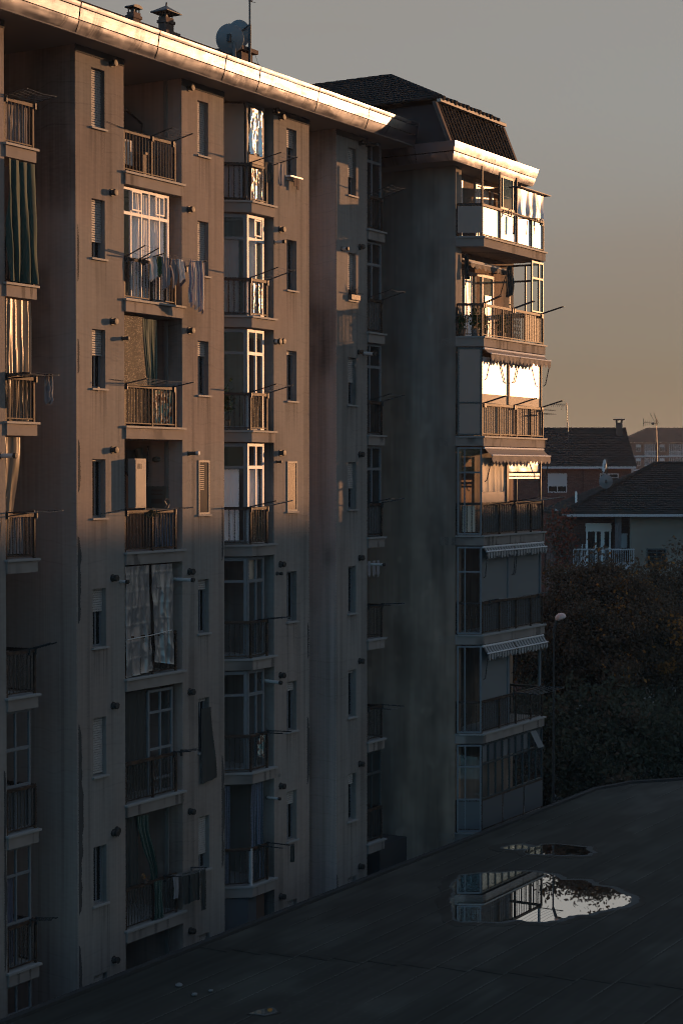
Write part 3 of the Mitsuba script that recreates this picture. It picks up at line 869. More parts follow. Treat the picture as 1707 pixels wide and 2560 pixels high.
CL = [(-9.46, .28, .60, 'm_cloth_white', 'white striped garment'), (-9.22, .14, .50, 'm_green_cloth', 'green garment'), (-9.08, .26, .80, 'm_cloth_grey', 'long pale grey shirt'), (-8.84, .20, .62, 'm_cloth_blue', 'greyish blue shirt'), (-8.66, .26, .72, 'm_cloth_grey', 'wide pale shirt'),
      (-8.42, .2, .55, 'm_cloth_white', 'small white cloth'), (-8.26, .24, .60, 'm_cloth_blue', 'blue grey garment')]
scene['m_green_cloth'] = {'type': 'twosided', 'bsdf': {'type': 'principled', 'base_color': rgb((.05, .09, .035)), 'roughness': .9}}
for i, (u, w, h, m, nm) in enumerate(CL):
    yy = -.28 - .05 * (i % 3)
    cloth((u, yy), (u + w, yy), (z + 1.05 - h, z + 1.02 - h * .78), z + 1.06 + .02 * (i % 2), 2.5, .045, m, 20 + i, 'laundry', nm + ', %s from the left on the busy washing rack' % ('first second third fourth fifth sixth seventh'.split()[i]), 'laundry', 'washing on the second loggia', bottom=((u + .04, yy), (u + w * .8 + .06, yy)), edge=.04)
cloth((-8.02, -.42), (-7.42, -.45), (z + 0.02, z - .16), z + 1.1, 4, .06, 'm_towel', 29, 'laundry', 'long striped sheet hanging lowest at the right of the washing rack', 'laundry', 'washing on the second loggia', edge=.05)
# third: straw screen, striped curtain, patterned cloth
z = ZK(3)
cloth((A1 + .03, .10), (-9.22, .10), z + .05, z + 2.62, 1.5, .012, 'm_mesh', 31, 'straw_screen', 'glittering brown straw screen hung over the left half of a loggia', 'screen', bottom=((A1 + .03, .10), (-8.98, .10)))
cloth((-9.22, .13), (-8.62, .13), z + .3, z + 2.6, 3, .05, 'm_gstripe', 33, 'curtain', 'green and white striped curtain beside the straw screen', bottom=((-9.0, .13), (-8.62, .13)))
cloth((-8.9, .10), (-8.05, .10), z + .08, z + .9, 5, .02, 'm_pattern', 35, 'rail_cloth', 'patterned pale cloth tied behind a rail below the striped curtain', 'cloth')
vent(-10.13, z + 2.05, .14, .04, m='m_vent')
# fourth: open, wall cabinet ajar, duct, lamp, cupboard
z = ZK(4)
k = thing('wall_cabinet', 'narrow white cabinet standing out from the loggia edge, catching the sun', 'cabinet')
MB().box((-10.0, -.25, z + 1.05), (-9.56, -.05, z + 2.22)).out('body', 'm_box_white', k)
MB().box((-9.98, -.262, z + 1.07), (-9.58, -.251, z + 2.20)).out('door', 'm_box_white', k)
m = MB()
for i in range(4):
    m.box((-9.92 + i * .05, -.268, z + 1.98), (-9.90 + i * .05, -.2625, z + 2.1))
m.out('vent_slots', 'm_vent_dark', k)
k = thing('boiler', 'grey boiler with bent flue inside the open loggia', 'boiler')
MB().box((-8.2, 1.35, z + 1.55), (B0 - .01, 1.75, z + 2.45)).out('body', 'm_panel_grey', k)
MB().tube([(-7.95, 1.2, z + 2.5), (-7.9, 1.15, z + 2.2), (-7.9, 1.1, z + 1.8), (-7.95, 1.25, z + 1.5)], .09, 10).out('flue', 'm_cabinet', k, smooth=True)
MB().tube([(-7.85, .98, z + 2.55), (-7.85, .97, z + 1.9), (-7.85, 1.05, z + 1.5), (-7.85, 1.6, z + 1.42)], .02, 6).out('pipe', 'm_dark_metal', k, smooth=True)
k = thing('wall_lamp', 'oval bulkhead lamp on the side wall of the open loggia, unlit', 'lamp')
s_ = trimesh.creation.icosphere(2, 1.0)
MB().add(np.array(s_.vertices) * [.06, .13, .075] + [B0 - .02, .78, z + 2.22], s_.faces).out('body', 'm_cabinet', k, smooth=True)
k = thing('utility_cupboard', 'dark louvred cupboard on the side wall of the open loggia', 'cupboard')
MB().box((B0 - .12, .42, z + .85), (B0 - .001, 1.0, z + 1.55)).out('body', 'm_cabinet', k)
m = MB()
for zz, hh in ((1.42, .05), (1.33, .04), (1.12, .12)):
    m.box((B0 - .13, .52, z + zz), (B0 - .121, .86, z + zz + hh))
m.out('louvre', 'm_panel_brown', k)
k = thing('rail_ornament', 'dark curled metal hook standing on the right of an open loggia rail', 'ornament')
MB().tube([(-8.45 + .16 * t + .07 * math.sin(9 * t), .03, z + 1.0 + .22 * math.sin(2.6 * t) + .03 * math.cos(9 * t)) for t in np.linspace(0, 1.3, 20)], .014, 5).out('hook', 'm_dark_metal', k)
cloth((-8.9, .10), (-8.06, .10), z + .08, z + .88, 5, .03, 'm_bstripe', 41, 'rail_cloth', 'dark striped cloth behind the right rail of the open loggia', 'cloth')
lf = MB()
for i in range(60):
    p = np.array([-9.0 + rng.normal() * .16, -.02 + rng.normal() * .04, z + .93 + rng.normal() * .05])
    a, b = rng.normal(size=3) * .035, rng.normal(size=3) * .035
    lf.add([p - a, p + b, p + a], [[0, 1, 2]])
kk = thing('rail_plant', 'sprig of dark creeping plant on a loggia rail', 'plant')
lf.out('leaves', 'm_leaf_green', kk, stuff=True)
# fifth: silver tarpaulins outside the rail
z = ZK(5)
cloth((A1 + .02, -.0), (-9.15, -.0), (z + .02, z + .10), z + 2.66, 3, .035, 'm_tarp', 51, 'tarpaulin', 'creased silver tarpaulin covering the left half of a loggia', 'tarpaulin', 'silver tarpaulins', bottom=((A1 + .02, -.0), (-8.98, -.0)), nu=70, nv=90, crinkle=.045)
cloth((-9.02, .0), (-8.16, .0), (z + .30, z + .18), z + 2.66, 2.5, .05, 'm_tarp', 53, 'tarpaulin', 'silver tarpaulin twisted to the right, its lower end swung out', 'tarpaulin', 'silver tarpaulins', bottom=((-8.95, -.02), (-8.22, -.06)), nu=60, nv=90, crinkle=.045)
k = thing('tie_rope', 'thin pale rope tied across the two silver tarpaulins', 'rope')
MB().tube([(A1 + .02, -.06, z + .93), (-9.1, -.08, z + .97), (-8.3, -.08, z + 1.03)], .011, 5).out('rope', 'm_cloth_white', k)
# sixth: blind at the left, casements at the right
z = ZK(6)
cloth((A1 + .02, .16), (-9.05, .16), z + .2, z + 2.66, 4, .02, 'm_cloth_dark', 61, 'curtain', 'dark curtain left of the white casements in the sixth loggia')
glazing((-9.02, .14), (-8.0, .14), z + .05, z + 2.6, [.5], [z + .42, z + 1.15, z + 2.05], B, 'casement', bar=.065, mf='m_alu_grey', thick=.06)
rack(-8.1, 0.0, z + 1.0, 'drying rack arm beside the window with the dark cloth', .3, .5, .05, lines=2)
# seventh: tied green curtain, washing
z = ZK(7)
cloth((A1 + .02, .14), (-9.4, .14), z + .9, z + 2.66, 4, .03, 'm_cloth_dark', 71, 'curtain', 'dark blind behind the tied green curtain of the seventh loggia')
cloth((-9.5, .08), (-9.05, .08), z + .85, z + 2.62, 3, .05, 'm_gstripe', 73, 'curtain', 'dark green curtain pulled slantwise to the rail of the seventh loggia', bottom=((-8.95, .06), (-8.68, .06)))
cloth((-8.95, -.02), (-8.68, -.02), z + .02, z + .95, 3, .04, 'm_gstripe', 74, 'rail_cloth', 'dark green cloth hanging over the rail under the slanting curtain', 'cloth', bottom=((-8.95, -.04), (-8.6, -.04)))
for i, (u, w, h, m) in enumerate([(-8.5, .22, .55, 'm_cloth_grey'), (-8.18, .3, .75, 'm_cloth_dark'), (-7.95, .42, .72, 'm_cloth_dark'), (-7.62, .26, 1.0, 'm_cloth_dark')]):
    yy = -.25 - .06 * i
    cloth((u, yy), (u + w, yy), z + 1.0 - h, z + 1.03, 2, .03, m, 80 + i, 'laundry', ['grey cloth, first from the left', 'black garment, second', 'wide black garment, third', 'long black trousers, last'][i] + ' on the lowest washing rack', 'laundry', 'washing on the seventh loggia', bottom=((u + .02, yy), (u + w - .02, yy)), edge=.02)
rack(-8.5, 0.0, z + 1.0, 'drying rack with dark washing on the lowest visible loggia', 1.1, .5, .05)
k = thing('flower_pot', 'small pot with yellow flowers on the rail of the seventh loggia', 'plant pot')
MB().tube([(-9.3, .0, z + .98), (-9.3, .0, z + 1.08)], [.05, .07], 8).out('pot', 'm_chimney', k)
fl = MB()
for i in range(30):
    p = np.array([-9.3, .0, z + 1.12]) + rng.normal(size=3) * .045
    a, b = rng.normal(size=3) * .022, rng.normal(size=3) * .022
    fl.add([p - a, p + b, p + a], [[0, 1, 2]])
fl.out('flowers', 'm_leaf_orange', k, stuff=True)
# eighth: grey roller box and white frame
z = ZK(8)
k = glazing((A1 + .02, .1), (-9.05, .1), z - .5, z + 1.62, [], [], B, 'casement', bar=.06, mf='m_aluminium')
MB().box((A1 + .02, .04, z + 1.72), (-9.1, .2, z + 1.84)).out('roller_box', 'm_alu_grey', B)

# --- angled balconies (bay 2): glazed from the rail up, along the angled edge and the front
def bay2(k, mf='m_aluminium', cham=True, mg='m_glass', cols=(.52,), tr=2.03, front=True):
    z = ZK(k)
    hi = z + 2.66 if k > 1 else CEIL - .02
    pA, pB, pC = (-5.62, 1.10), (-4.66, 0.14), (-3.86, 0.14)
    if cham:
        glazing((-5.38, .86), pB, z + .02, hi, [], [z + tr], B, mf='m_alu_grey', mg=mg, bar=.09, thick=.07)
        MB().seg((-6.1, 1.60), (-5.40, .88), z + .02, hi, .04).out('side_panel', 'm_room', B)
    if front:
        glazing(pB, pC, z + .02, hi, list(cols), [z + tr], B, mf=mf, mg=mg, bar=.075, thick=.085)


bay2(2); bay2(3); bay2(4); bay2(5, mf='m_alu_grey'); bay2(6, mf='m_alu_grey')
z = ZK(2)
cloth((-5.3, .92), (-4.72, .34), z + .1, z + 2.0, 5, .015, 'm_cloth_grey', 91, 'curtain', 'net curtain behind the angled pane of the second angled balcony')
cloth((-4.55, .3), (-3.95, .3), z + .1, z + 2.6, 4, .02, 'm_curtain', 92, 'curtain', 'pale curtain behind the bright front panes of the second angled balcony')
q = MB()
ua, ub = -4.36, -4.03
q.box((ua, .08, z + 2.12), (ua + .035, .105, z + 2.56)).box((ub - .035, .08, z + 2.12), (ub, .105, z + 2.56)).box((ua + .035, .08, z + 2.12), (ub - .035, .105, z + 2.155)).box((ua + .035, .08, z + 2.525), (ub - .035, .105, z + 2.56))
q.out('vent_sash', 'm_aluminium', B)
for u in (-4.52, -4.22):
    cloth((u, .06), (u + .22, .06), z + .1, z + .88, 2, .012, 'm_foil', int(93 - u * 3), 'rail_foil', 'shiny foil strip behind the front rail, %s of two on the second angled balcony' % ('left' if u < -4.4 else 'right'), 'foil')
z = ZK(3)
k = thing('house_plant', 'dark green plant behind the angled rail of the third angled balcony', 'plant')
lf = MB()
for i in range(220):
    p = np.array([-4.95 + rng.normal() * .13, .62 + rng.normal() * .1, z + .5 + abs(rng.normal()) * .28])
    a, b = rng.normal(size=3) * .05, rng.normal(size=3) * .05
    lf.add([p - a, p + b, p + a], [[0, 1, 2]])
lf.out('leaves', 'm_leaf_plant', k, stuff=True)
MB().tube([(-4.95, .62, z), (-4.95, .62, z + .28)], [.1, .14], 10).out('pot', 'm_chimney', k)
cloth((-4.6, .07), (-4.0, .07), z + .08, z + .9, 4, .015, 'm_mesh', 95, 'rail_foil', 'glittering netting behind the front rail of the third angled balcony', 'netting')
z = ZK(4)
cloth((-5.3, .92), (-4.72, .34), z + .1, z + 1.98, 6, .025, 'm_curtain', 96, 'curtain', 'gathered curtain behind the angled pane of the fourth angled balcony')
cloth((-4.6, .26), (-3.92, .26), z + .1, z + 1.98, 7, .025, 'm_curtain', 97, 'curtain', 'gathered net curtain behind the front panes of the fourth angled balcony')
cloth((-4.6, .07), (-3.95, .07), z + .08, z + .9, 4, .015, 'm_mesh', 98, 'rail_foil', 'netting behind the front rail of the fourth angled balcony', 'netting')
MB().box((-4.62, .2, ZK(5) + 2.06), (-4.08, .22, ZK(5) + 2.6)).out('blind', 'm_blind_beige', B)
z = ZK(6)
cloth((-4.3, .02), (-3.98, .02), (z + .35, z + .28), z + .98, 2, .03, 'm_pattern', 99, 'laundry', 'patterned cloth hanging over the front rail of the sixth angled balcony', 'laundry')
# seventh: striped curtains
z = ZK(7)
cloth((-5.45, .86), (-5.0, .45), z + .05, z + 2.64, 3, .04, 'm_bstripe', 101, 'curtain', 'dark blue striped curtain at the angled edge of the seventh angled balcony')
cloth((-4.56, .1), (-3.9, .1), z + .05, z + 2.64, 4, .05, 'm_bstripe', 102, 'curtain', 'blue striped curtain across the front of the seventh angled balcony')
MB().box((-4.69, -.01, z), (-4.62, .06, z + .98)).out('white_post', 'm_white_paint', B)
# eighth: closed in with panels
z = ZK(8)
for i, (a, b) in enumerate([((-5.62, 1.10), (-5.14, .62)), ((-5.14, .62), (-4.66, .14)), ((-4.66, .14), (-4.25, .14)), ((-4.25, .14), (-3.86, .14))]):
    MB().seg(a, b, z, z + 2.66, .04).out('closing_panel', ['m_panel_brown', 'm_panel_grey', 'm_panel_grey', 'm_panel_brown'][i], B)
# top: tarpaulin at the angled side, crumpled foil at the front
z = ZK(1)
bay2(1, mf='m_alu_grey', cham=False, tr=1.1, cols=())
cloth((-5.85, 1.33), (-4.70, .18), z + .95, CEIL - .08, 2.5, .012, 'm_frosted', 111, 'tarpaulin', 'brown translucent tarpaulin on the angled side of the top balcony', 'tarpaulin', nu=30)
MB().seg((-5.2, .72), (-4.70, .22), z + .02, CEIL - .02, .05, .03).out('corner_board', 'm_panel_brown', B)
cloth((-4.55, .10), (-3.98, .10), z + 1.25, CEIL - .15, 1.5, .04, 'm_foil', 113, 'foil_screen', 'crumpled bright reflecting foil in the front of the top angled balcony', 'foil', nu=50, nv=60, crinkle=.035)
MB().box((-4.6, .09, z + .98), (-3.9, .13, z + 1.30)).out('closing_panel', 'm_panel_brown', B)
cloth((-5.5, .95), (-4.75, .2), z + .08, z + .92, 4, .012, 'm_cloth_grey', 115, 'rail_cloth', 'grey windbreak cloth inside the angled rail of the top balcony', 'cloth')
cloth((-4.6, .08), (-3.95, .08), z + .08, z + .9, 5, .015, 'm_foil', 116, 'rail_foil', 'wrinkled shiny foil behind the front rail of the top angled balcony', 'foil', nu=40, nv=20)
for k, L, lab in ((1, .95, 'wide drying rack with towel on the top angled balcony'), (2, .85, 'drying rack on the second angled balcony'), (3, .8, 'drying rack on the third angled balcony'), (4, .8, 'drying rack on the fourth angled balcony'),
                  (5, .75, 'drying rack on the fifth angled balcony, in the shade'), (6, .75, 'drying rack on the sixth angled balcony, in the shade'), (7, .75, 'drying rack on the seventh angled balcony, lowest of its column')):
    rack(-4.66 if k < 5 else -4.3, 0.0, ZK(k) + 1.0, lab, .8 if k < 5 else .42, L, [.18, .22, .20, .16, .08, .03, .0][k - 1], lines=5 if k < 5 else 2)
cloth((-4.0, -.42), (-3.68, -.42), ZK(1) + .48, ZK(1) + 1.06, 2, .02, 'm_cloth_grey', 121, 'laundry', 'pale towel hanging from the rack of the top angled balcony', 'laundry', edge=.02)
cloth((-4.45, -.3), (-4.1, -.3), ZK(1) + .5, ZK(1) + 1.04, 2, .02, 'm_cloth_dark', 122, 'laundry', 'dark towel hanging in front of the top angled balcony rail', 'laundry')
cloth((-3.72, -.62), (-3.6, -.66), ZK(7) + .5, ZK(7) + .98, 2, .02, 'm_cloth_dark', 123, 'laundry', 'small dark rag on the rack of the seventh angled balcony', 'laundry')
cloth((WIN['B'][0] + .02, -.07), (WIN['B'][1] - .02, -.07), (ZK(6) + .05, ZK(6) + .13), ZK(6) + 1.95, 2, .02, 'm_cloth_dark', 125, 'hanging_cloth', 'long dark cloth hanging out of a shaded narrow window', 'cloth', bottom=((WIN['B'][0] + .02, -.09), (WIN['B'][1] + .20, -.11)))
k = thing('window_box', 'flower box with bare stems on a sill in the shadow play', 'window box')
zz = ZK(2) + .84
MB().box((.36, -.13, zz + .01), (.86, .06, zz + .15)).out('trough', 'm_panel_brown', k)
m = MB()
for i in range(26):
    p = np.array([.40 + rng.uniform() * .42, -.05, zz + .15])
    m.bar(p, p + [rng.normal() * .08, rng.normal() * .05, .1 + rng.uniform() * .2], .006)
m.bar((.25, -.16, zz + .2), (.98, -.16, zz + .2), .008)
m.out('stems', 'm_dark_metal', k, stuff=True)
k = thing('sill_shelf', 'small bright shelf with clothes pegs on the top window sill of the middle pier', 'shelf')
zz = ZK(1) + .84
MB().box((-2.95, -.16, zz + .03), (-2.33, .04, zz + .07)).out('board', 'm_white_panel', k)
MB().box((-2.75, -.15, zz - .2), (-2.62, -.13, zz + .02)).box((-2.6, -.15, zz - .28), (-2.5, -.13, zz + .02)).out('pegs', 'm_chimney', k)

# --- far left recess balconies
yl = 0.14
LA, LB = XL + .02, -13.34
z = ZK(1)
cloth((LA, yl), (LB, yl), z + .05, z + .93, 6, .03, 'm_cloth_grey', 131, 'rail_cloth', 'grey cloth behind the rail of the top balcony at the left edge', 'cloth')
rack(-14.2, 0.0, z + 1.02, 'drying rack on the top balcony at the left edge', .95, .6, .08)
cloth((LA, -.05), (LB + .04, -.05), ZK(2) + .02, ZK(2) + 2.66, 3.5, .09, 'm_green', 133, 'curtain', 'dark green curtain hung over the whole second balcony at the left edge', nu=60, nv=16)
cloth((LA, .07), (LB, .07), ZK(3) + .02, ZK(3) + 2.66, 5, .04, 'm_plastic', 135, 'curtain', 'clear plastic curtain with shining folds on the third balcony at the left edge', nu=60, nv=16)
rack(-14.2, 0.0, ZK(3) + 1.02, 'covered drying rack on the third balcony at the left edge', .95, .65, .0)
cloth((-14.22, -.02), (-13.25, -.02), ZK(3) + 1.04, ZK(3) + 1.07, 3, .015, 'm_cloth_grey', 136, 'rack_cover', 'pale cloth laid over the drying rack at the left edge', 'cloth', bottom=((-14.22, -.62), (-13.25, -.62)))
cloth((-13.45, -.42), (-13.2, -.45), ZK(3) + .42, ZK(3) + 1.05, 3, .05, 'm_cloth_grey', 137, 'laundry', 'ragged end of cloth hanging from the covered rack at the left edge', 'laundry', edge=.05)
cloth((LA, .05), (LA + .55, .05), ZK(4) + .2, ZK(4) + 2.66, 2, .05, 'm_plastic', 139, 'curtain', 'narrow plastic curtain on the fourth balcony at the left edge', bottom=((LA - .2, .05), (LA + .2, .05)))
rack(-14.2, 0.0, ZK(4) + 1.02, 'drying rack on the fourth balcony at the left edge', .95, .75, .04, lines=2)
cloth((LA, yl + .1), (LB - .1, yl + .1), ZK(4) + .1, ZK(4) + .92, 6, .03, 'm_cloth_grey', 141, 'rail_cloth', 'dim cloth behind the rail of the fourth balcony at the left edge', 'cloth')
rack(-13.5, 0.0, ZK(5) + 1.0, 'drying rack arm on the dark fifth balcony at the left edge', .2, .6, .16, lines=0)
glazing((LA, yl), (LB, yl), ZK(6) + .02, ZK(6) + 2.66, [.46], [ZK(6) + 1.0, ZK(6) + 1.82], B, mf='m_alu_grey', bar=.05, thick=.075)
MB().box((LA, yl + .05, ZK(6) + .08), (LB, yl + .07, ZK(6) + .96)).out('closing_panel', 'm_panel_grey', B)
glazing((LA, yl), (LB, yl), ZK(7) + .02, ZK(7) + 2.66, [.46], [ZK(7) + 1.0, ZK(7) + 2.05], B, mf='m_alu_grey', bar=.05, thick=.06)
cloth((LA + .05, yl + .1), (LA + .45, yl + .1), ZK(7) + .1, ZK(7) + 2.0, 4, .02, 'm_cloth_blue', 145, 'curtain', 'bluish curtain behind the glazing of the seventh balcony at the left edge')
rack(-13.5, 0.0, ZK(7) + 1.0, 'drying rack arm on the glazed seventh balcony at the left edge', .2, .6, .08, lines=0)
glazing((LA, yl), (LB, yl), ZK(8) + .02, ZK(8) + 2.66, [.46], [ZK(8) + 2.0], B, mf='m_alu_grey', bar=.05)

# --- balconies in the corner next to the end block
yf = 0.10
for k in range(1, 9):
    z = ZK(k)
    hi = z + 2.66 if k > 1 else CEIL - .02
    if k in (1, 2, 3, 4, 7):
        glazing((E1 + .02, yf), (2.44, yf), z + .02, hi, [.42] if k != 3 else [.30], [z + 2.0], B, mf='m_alu_grey' if k < 6 else 'm_frame_dark', bar=.055, thick=.08)
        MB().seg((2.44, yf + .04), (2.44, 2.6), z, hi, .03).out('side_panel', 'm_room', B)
    if k in (2, 4):
        MB().box((E1 + .02, yf - .04, z + .1), (2.34, yf - .03, z + .9)).out('closing_panel', 'm_panel_grey', B)
for k, r in ((1, .22), (2, .20), (3, .18), (4, .14), (5, .04), (6, .0)):
    rack(1.55, 0.0, ZK(k) + 1.0, 'drying rack in the shaded inner corner, %s floor from the top' % FLOOR[k - 1], .82, .75, r, lines=5 if k == 1 else 2)
for i in range(3):
    cloth((1.58 + i * .27, .04), (1.76 + i * .27, .04), ZK(5) + 1.85, ZK(5) + 2.3, 1.5, .01, 'm_cloth_grey', 151 + i, 'laundry', 'pale garment %s of three hung high in the shaded inner corner' % ('left', 'middle', 'right')[i], 'laundry', edge=.05)
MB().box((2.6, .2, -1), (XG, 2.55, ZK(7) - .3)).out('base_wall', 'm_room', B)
# thin washing line along the wall
k = thing('washing_line', 'thin washing line strung from the narrow windows to the plain loggia rails', 'line')
MB().tube([(-10.75, -.03, 26.2), (-10.07, -.03, 26.14)], .006, 4).tube([(-10.6, -.03, ZK(3) + 1.07), (-10.07, -.03, ZK(3) + 1.05)], .006, 4).tube([(-11.0, -.03, ZK(4) + .93), (-10.07, -.03, ZK(4) + 1.03)], .006, 4).tube([(-8.0, -.04, ZK(6) + .96), (-7.1, -.04, ZK(6) + .98)], .006, 4).out('wire', 'm_dark_metal', k)

# ------------------------------------------------------------------ the end block with the mansard roof
G = thing('apartment_building', 'end block with dark mansard roof and glazed corner balconies', 'building')
YI, XR = -0.95, 9.45
GP = sg.Polygon([(XG, -1.45), (XG + .40, -1.45), (XG + .40, YI), (XR, YI), (XR, 14), (XG, 14)])
MB().poly(GP, -1, 27.3).out('wall', 'm_plaster_end', G)
MB().box((3.45, -1.80, 27.28), (9.0, 12, 27.36)).out('soffit', 'm_soffit', G)
JG = [3.40, 6.05, 9.05]
TG = [((-1.80, 27.275), (-1.875, 27.525), .009), ((-1.89, 27.55), (-1.955, 27.83), .006)]
for i, (a, b) in enumerate(zip(JG, JG[1:])):
    for j, t in enumerate(TG):
        e0 = (lambda o, z: (3.40 + 1.80 + o * 1.0 - .0 + 0 * z, o, z)) if i == 0 else (lambda o, z, a=a: (a + .012 + 0 * o, o, z))
        e1 = (lambda o, z, b=b: (b - .012 + 0 * o, o, z)) if i == 0 else (lambda o, z: (9.05 - 1.80 - o + 0 * z, o, z))
        fascia_panel(e0, e1, t, 60 + i * 3 + j, G)
for a, b, i in ((-1.80, -.6, 0), (-.6, 1.2, 1), (1.2, 4, 2)):
    for j, t in enumerate(TG):
        e0 = (lambda o, z, b=b: (3.40 + 1.80 + o, b + 0 * o, z))
        e1 = (lambda o, z, a=a: (3.40 + 1.80 + o, (o if a == -1.80 else a + .012) + 0 * z, z))
        fascia_panel(e0, e1, t, 80 + i * 3 + j, G)
MB().box((3.46, -1.78, 27.36), (9.0, 12, 27.80)).out('fascia_backing', 'm_joint', G)
# mansard
MBx0, MBx1 = 3.38, 8.02
ms = MB()
n = 19
for i in range(n):
    a = MBx0 + .1 + (MBx1 - MBx0 - .2) * i / n
    d = (MBx1 - MBx0 - .2) / n
    t0 = 0.16
    lo, hi = np.array([0, -1.74, 27.80]), np.array([0, -1.22, 29.06])
    nrm = np.array([0, -(hi[2] - lo[2]), hi[1] - lo[1]])
    nrm /= np.linalg.norm(nrm)
    pr = [(0.0, 0), (0.25, 0), (0.36, .03), (0.64, .03), (0.75, 0), (1.0, 0)]
    for (sa_, ha), (sb, hb) in zip(pr, pr[1:]):
        sh = t0 * 0
        ms.quad(lo + nrm * ha + [a + sa_ * d, 0, 0], lo + nrm * hb + [a + sb * d, 0, 0], hi + nrm * hb + [a + sb * d + sh, 0, 0], hi + nrm * ha + [a + sa_ * d + sh, 0, 0])
mk = ms.out('mansard_sheet', 'm_corrugated', G)
for x in (MBx0, MBx1):
    MB().add([[x + sx * .07, -1.79 + oy, 27.78] for sx in (-1, 1) for oy in (0, .12)] + [[x + sx * .07, -1.27 + oy, 29.06] for sx in (-1, 1) for oy in (0, .12)],
             [[0, 2, 6], [0, 6, 4], [1, 5, 7], [1, 7, 3], [0, 4, 5], [0, 5, 1], [2, 3, 7], [2, 7, 6], [4, 6, 7], [4, 7, 5]]).out('verge_board', 'm_chimney', mk)
MB().add([[3.40, -1.72, 27.7], [3.40, 12, 27.7], [3.72, 12, 29.06], [3.72, -1.2, 29.06]], [[0, 2, 1], [0, 3, 2]]).add([[8.0, -1.72, 27.7], [8.0, 12, 27.7], [7.9, 12, 29.06], [7.9, -1.2, 29.06]], [[0, 1, 2], [0, 2, 3]]).out('mansard_side', 'm_kerb', G)
MB().box((3.44, -1.38, 29.06), (7.98, -1.25, 29.15)).out('top_fascia', 'm_blind_beige', G)
# tiled hip roof
Q, R_, AP = np.array([3.45, -1.35, 29.17]), np.array([7.98, -1.35, 29.17]), np.array([7.0, 2.3, 30.86])
AB = np.array([7.0, 12.0, 30.86])
r = MB()
r.add([Q, R_, AP], [[0, 1, 2]])
r.add([Q, AP, AB, [3.45, 12, 29.17]], [[0, 1, 2], [0, 2, 3]])
r.add([R_, [7.98, 12, 29.17], AB, AP], [[0, 1, 2], [0, 2, 3]])
gr = r.out('roof', 'm_tile', G)
tc = MB()
for i in range(13):                       # courses on the slope that faces the long building
    t0, t1 = i / 13, (i + 1) / 13
    a0, a1 = Q + (AP - Q) * t0, Q + (AP - Q) * t1
    b0, b1 = np.array([a0[0], 12, a0[2]]), np.array([a1[0], 12, a1[2]])
    up = np.array([-.02, 0, .045])
    tc.quad(a0 + up, a1 + [0, 0, .012], b1 + [0, 0, .012], b0 + up).quad(a0 - [0, 0, .01], a0 + up, b0 + up, b0 - [0, 0, .01])
tc.out('tile_courses', 'm_tile', gr, stuff=True)
rt = MB()


def caps(a, b, n, r0=.075):
    a, b = np.array(a, float), np.array(b, float)
    for i in range(n):
        p, q = a + (b - a) * i / n, a + (b - a) * (i + 1.15) / n
        rt.tube([p, q], [r0 * 1.15, r0 * .9], 8)


caps(AB + [0, 0, .03], AP + [0, 0, .03], 24)
caps(Q + [0, 0, .03], AP + [0, 0, .03], 15)
for i in range(15):
    x = 3.6 + i * .27
    rt.tube([(x, -1.42, 29.17), (x, -1.1, 29.29)], .055 + .02 * (i % 3 == 0), 7)
rt.out('ridge_tiles', 'm_tile', gr, smooth=40, stuff=True)

# balconies of the end block
CF, CH = (XG + .03, -1.50), (4.70, -2.13)
YF, XE = -2.13, 9.15
GB = [(XG, -1.47), (4.68, -2.2), (9.19, -2.2), (9.19, -.90), (XG, -.90)]
gb = {}
for k in range(1, 8):
    gb[k] = balcony(GB, k, G)
PX = [4.70, 6.05, 7.62, 9.15]


def grail(k, posts=(5.95, 7.15, 8.25), bars=True, **kw):
    rail([CF, CH, (XE, YF)], ZK(k), gb[k], posts=[(x, YF) for x in posts], step=.13, bars=bars, **kw)
    rail([(XE, YF), (XE, -1.0)], ZK(k), gb[k], step=.13)


def gpanel(k, x0, x1, m, name='rail_panel', y=YF - .035, z0=.09, z1=.90, cls='closing_panel', t=.008):
    MB().box((x0, y, ZK(k) + z0), (x1, y + t, ZK(k) + z1)).out(name, m, gb[k])


def awning(k, x0, x1, drop, outw, m, label, val=.20, y=YF - .06, ztop=2.62, scallop=9):
    """Folding-arm awning: sloping cloth, scalloped valance, front bar and arms."""
    z = ZK(k)
    a = thing('awning', label, 'awning', 'awnings on the end block')
    zt, zb = z + ztop, z + ztop - drop
    MB().grid(lambda s, t: [x0 + (x1 - x0) * s, y - outw * t, zt + (zb - zt) * t - .03 * np.sin(PI * t)], 24, 6).out('fabric', m, a, smooth=True, uv=True)
    MB().grid(lambda s, t: [x0 + (x1 - x0) * s, y - outw - .012 * np.sin(s * 40) * t, zb - t * (val * (.58 + .42 * np.abs(np.sin(s * PI * scallop))) + .012 * np.sin(s * 31 + k))], 90, 4).out('valance', m, a, smooth=True, uv=True)
    MB().bar((x0 - .01, y - outw, zb), (x1 + .01, y - outw, zb), .022, 8).out('front_bar', 'm_aluminium', a, smooth=40)
    MB().bar((x0 - .02, y + .02, zt + .02), (x1 + .02, y + .02, zt + .02), .035, 8).out('roller', 'm_aluminium', a, smooth=40)
    for x in (x0 + .03, x1 - .03):
        MB().tube([(x, y - outw, zb), (x, y - .05, zb - .75), (x, y + .02, zb - .8)], .016, 5).out('arm', 'm_dark_metal', a)
    return a


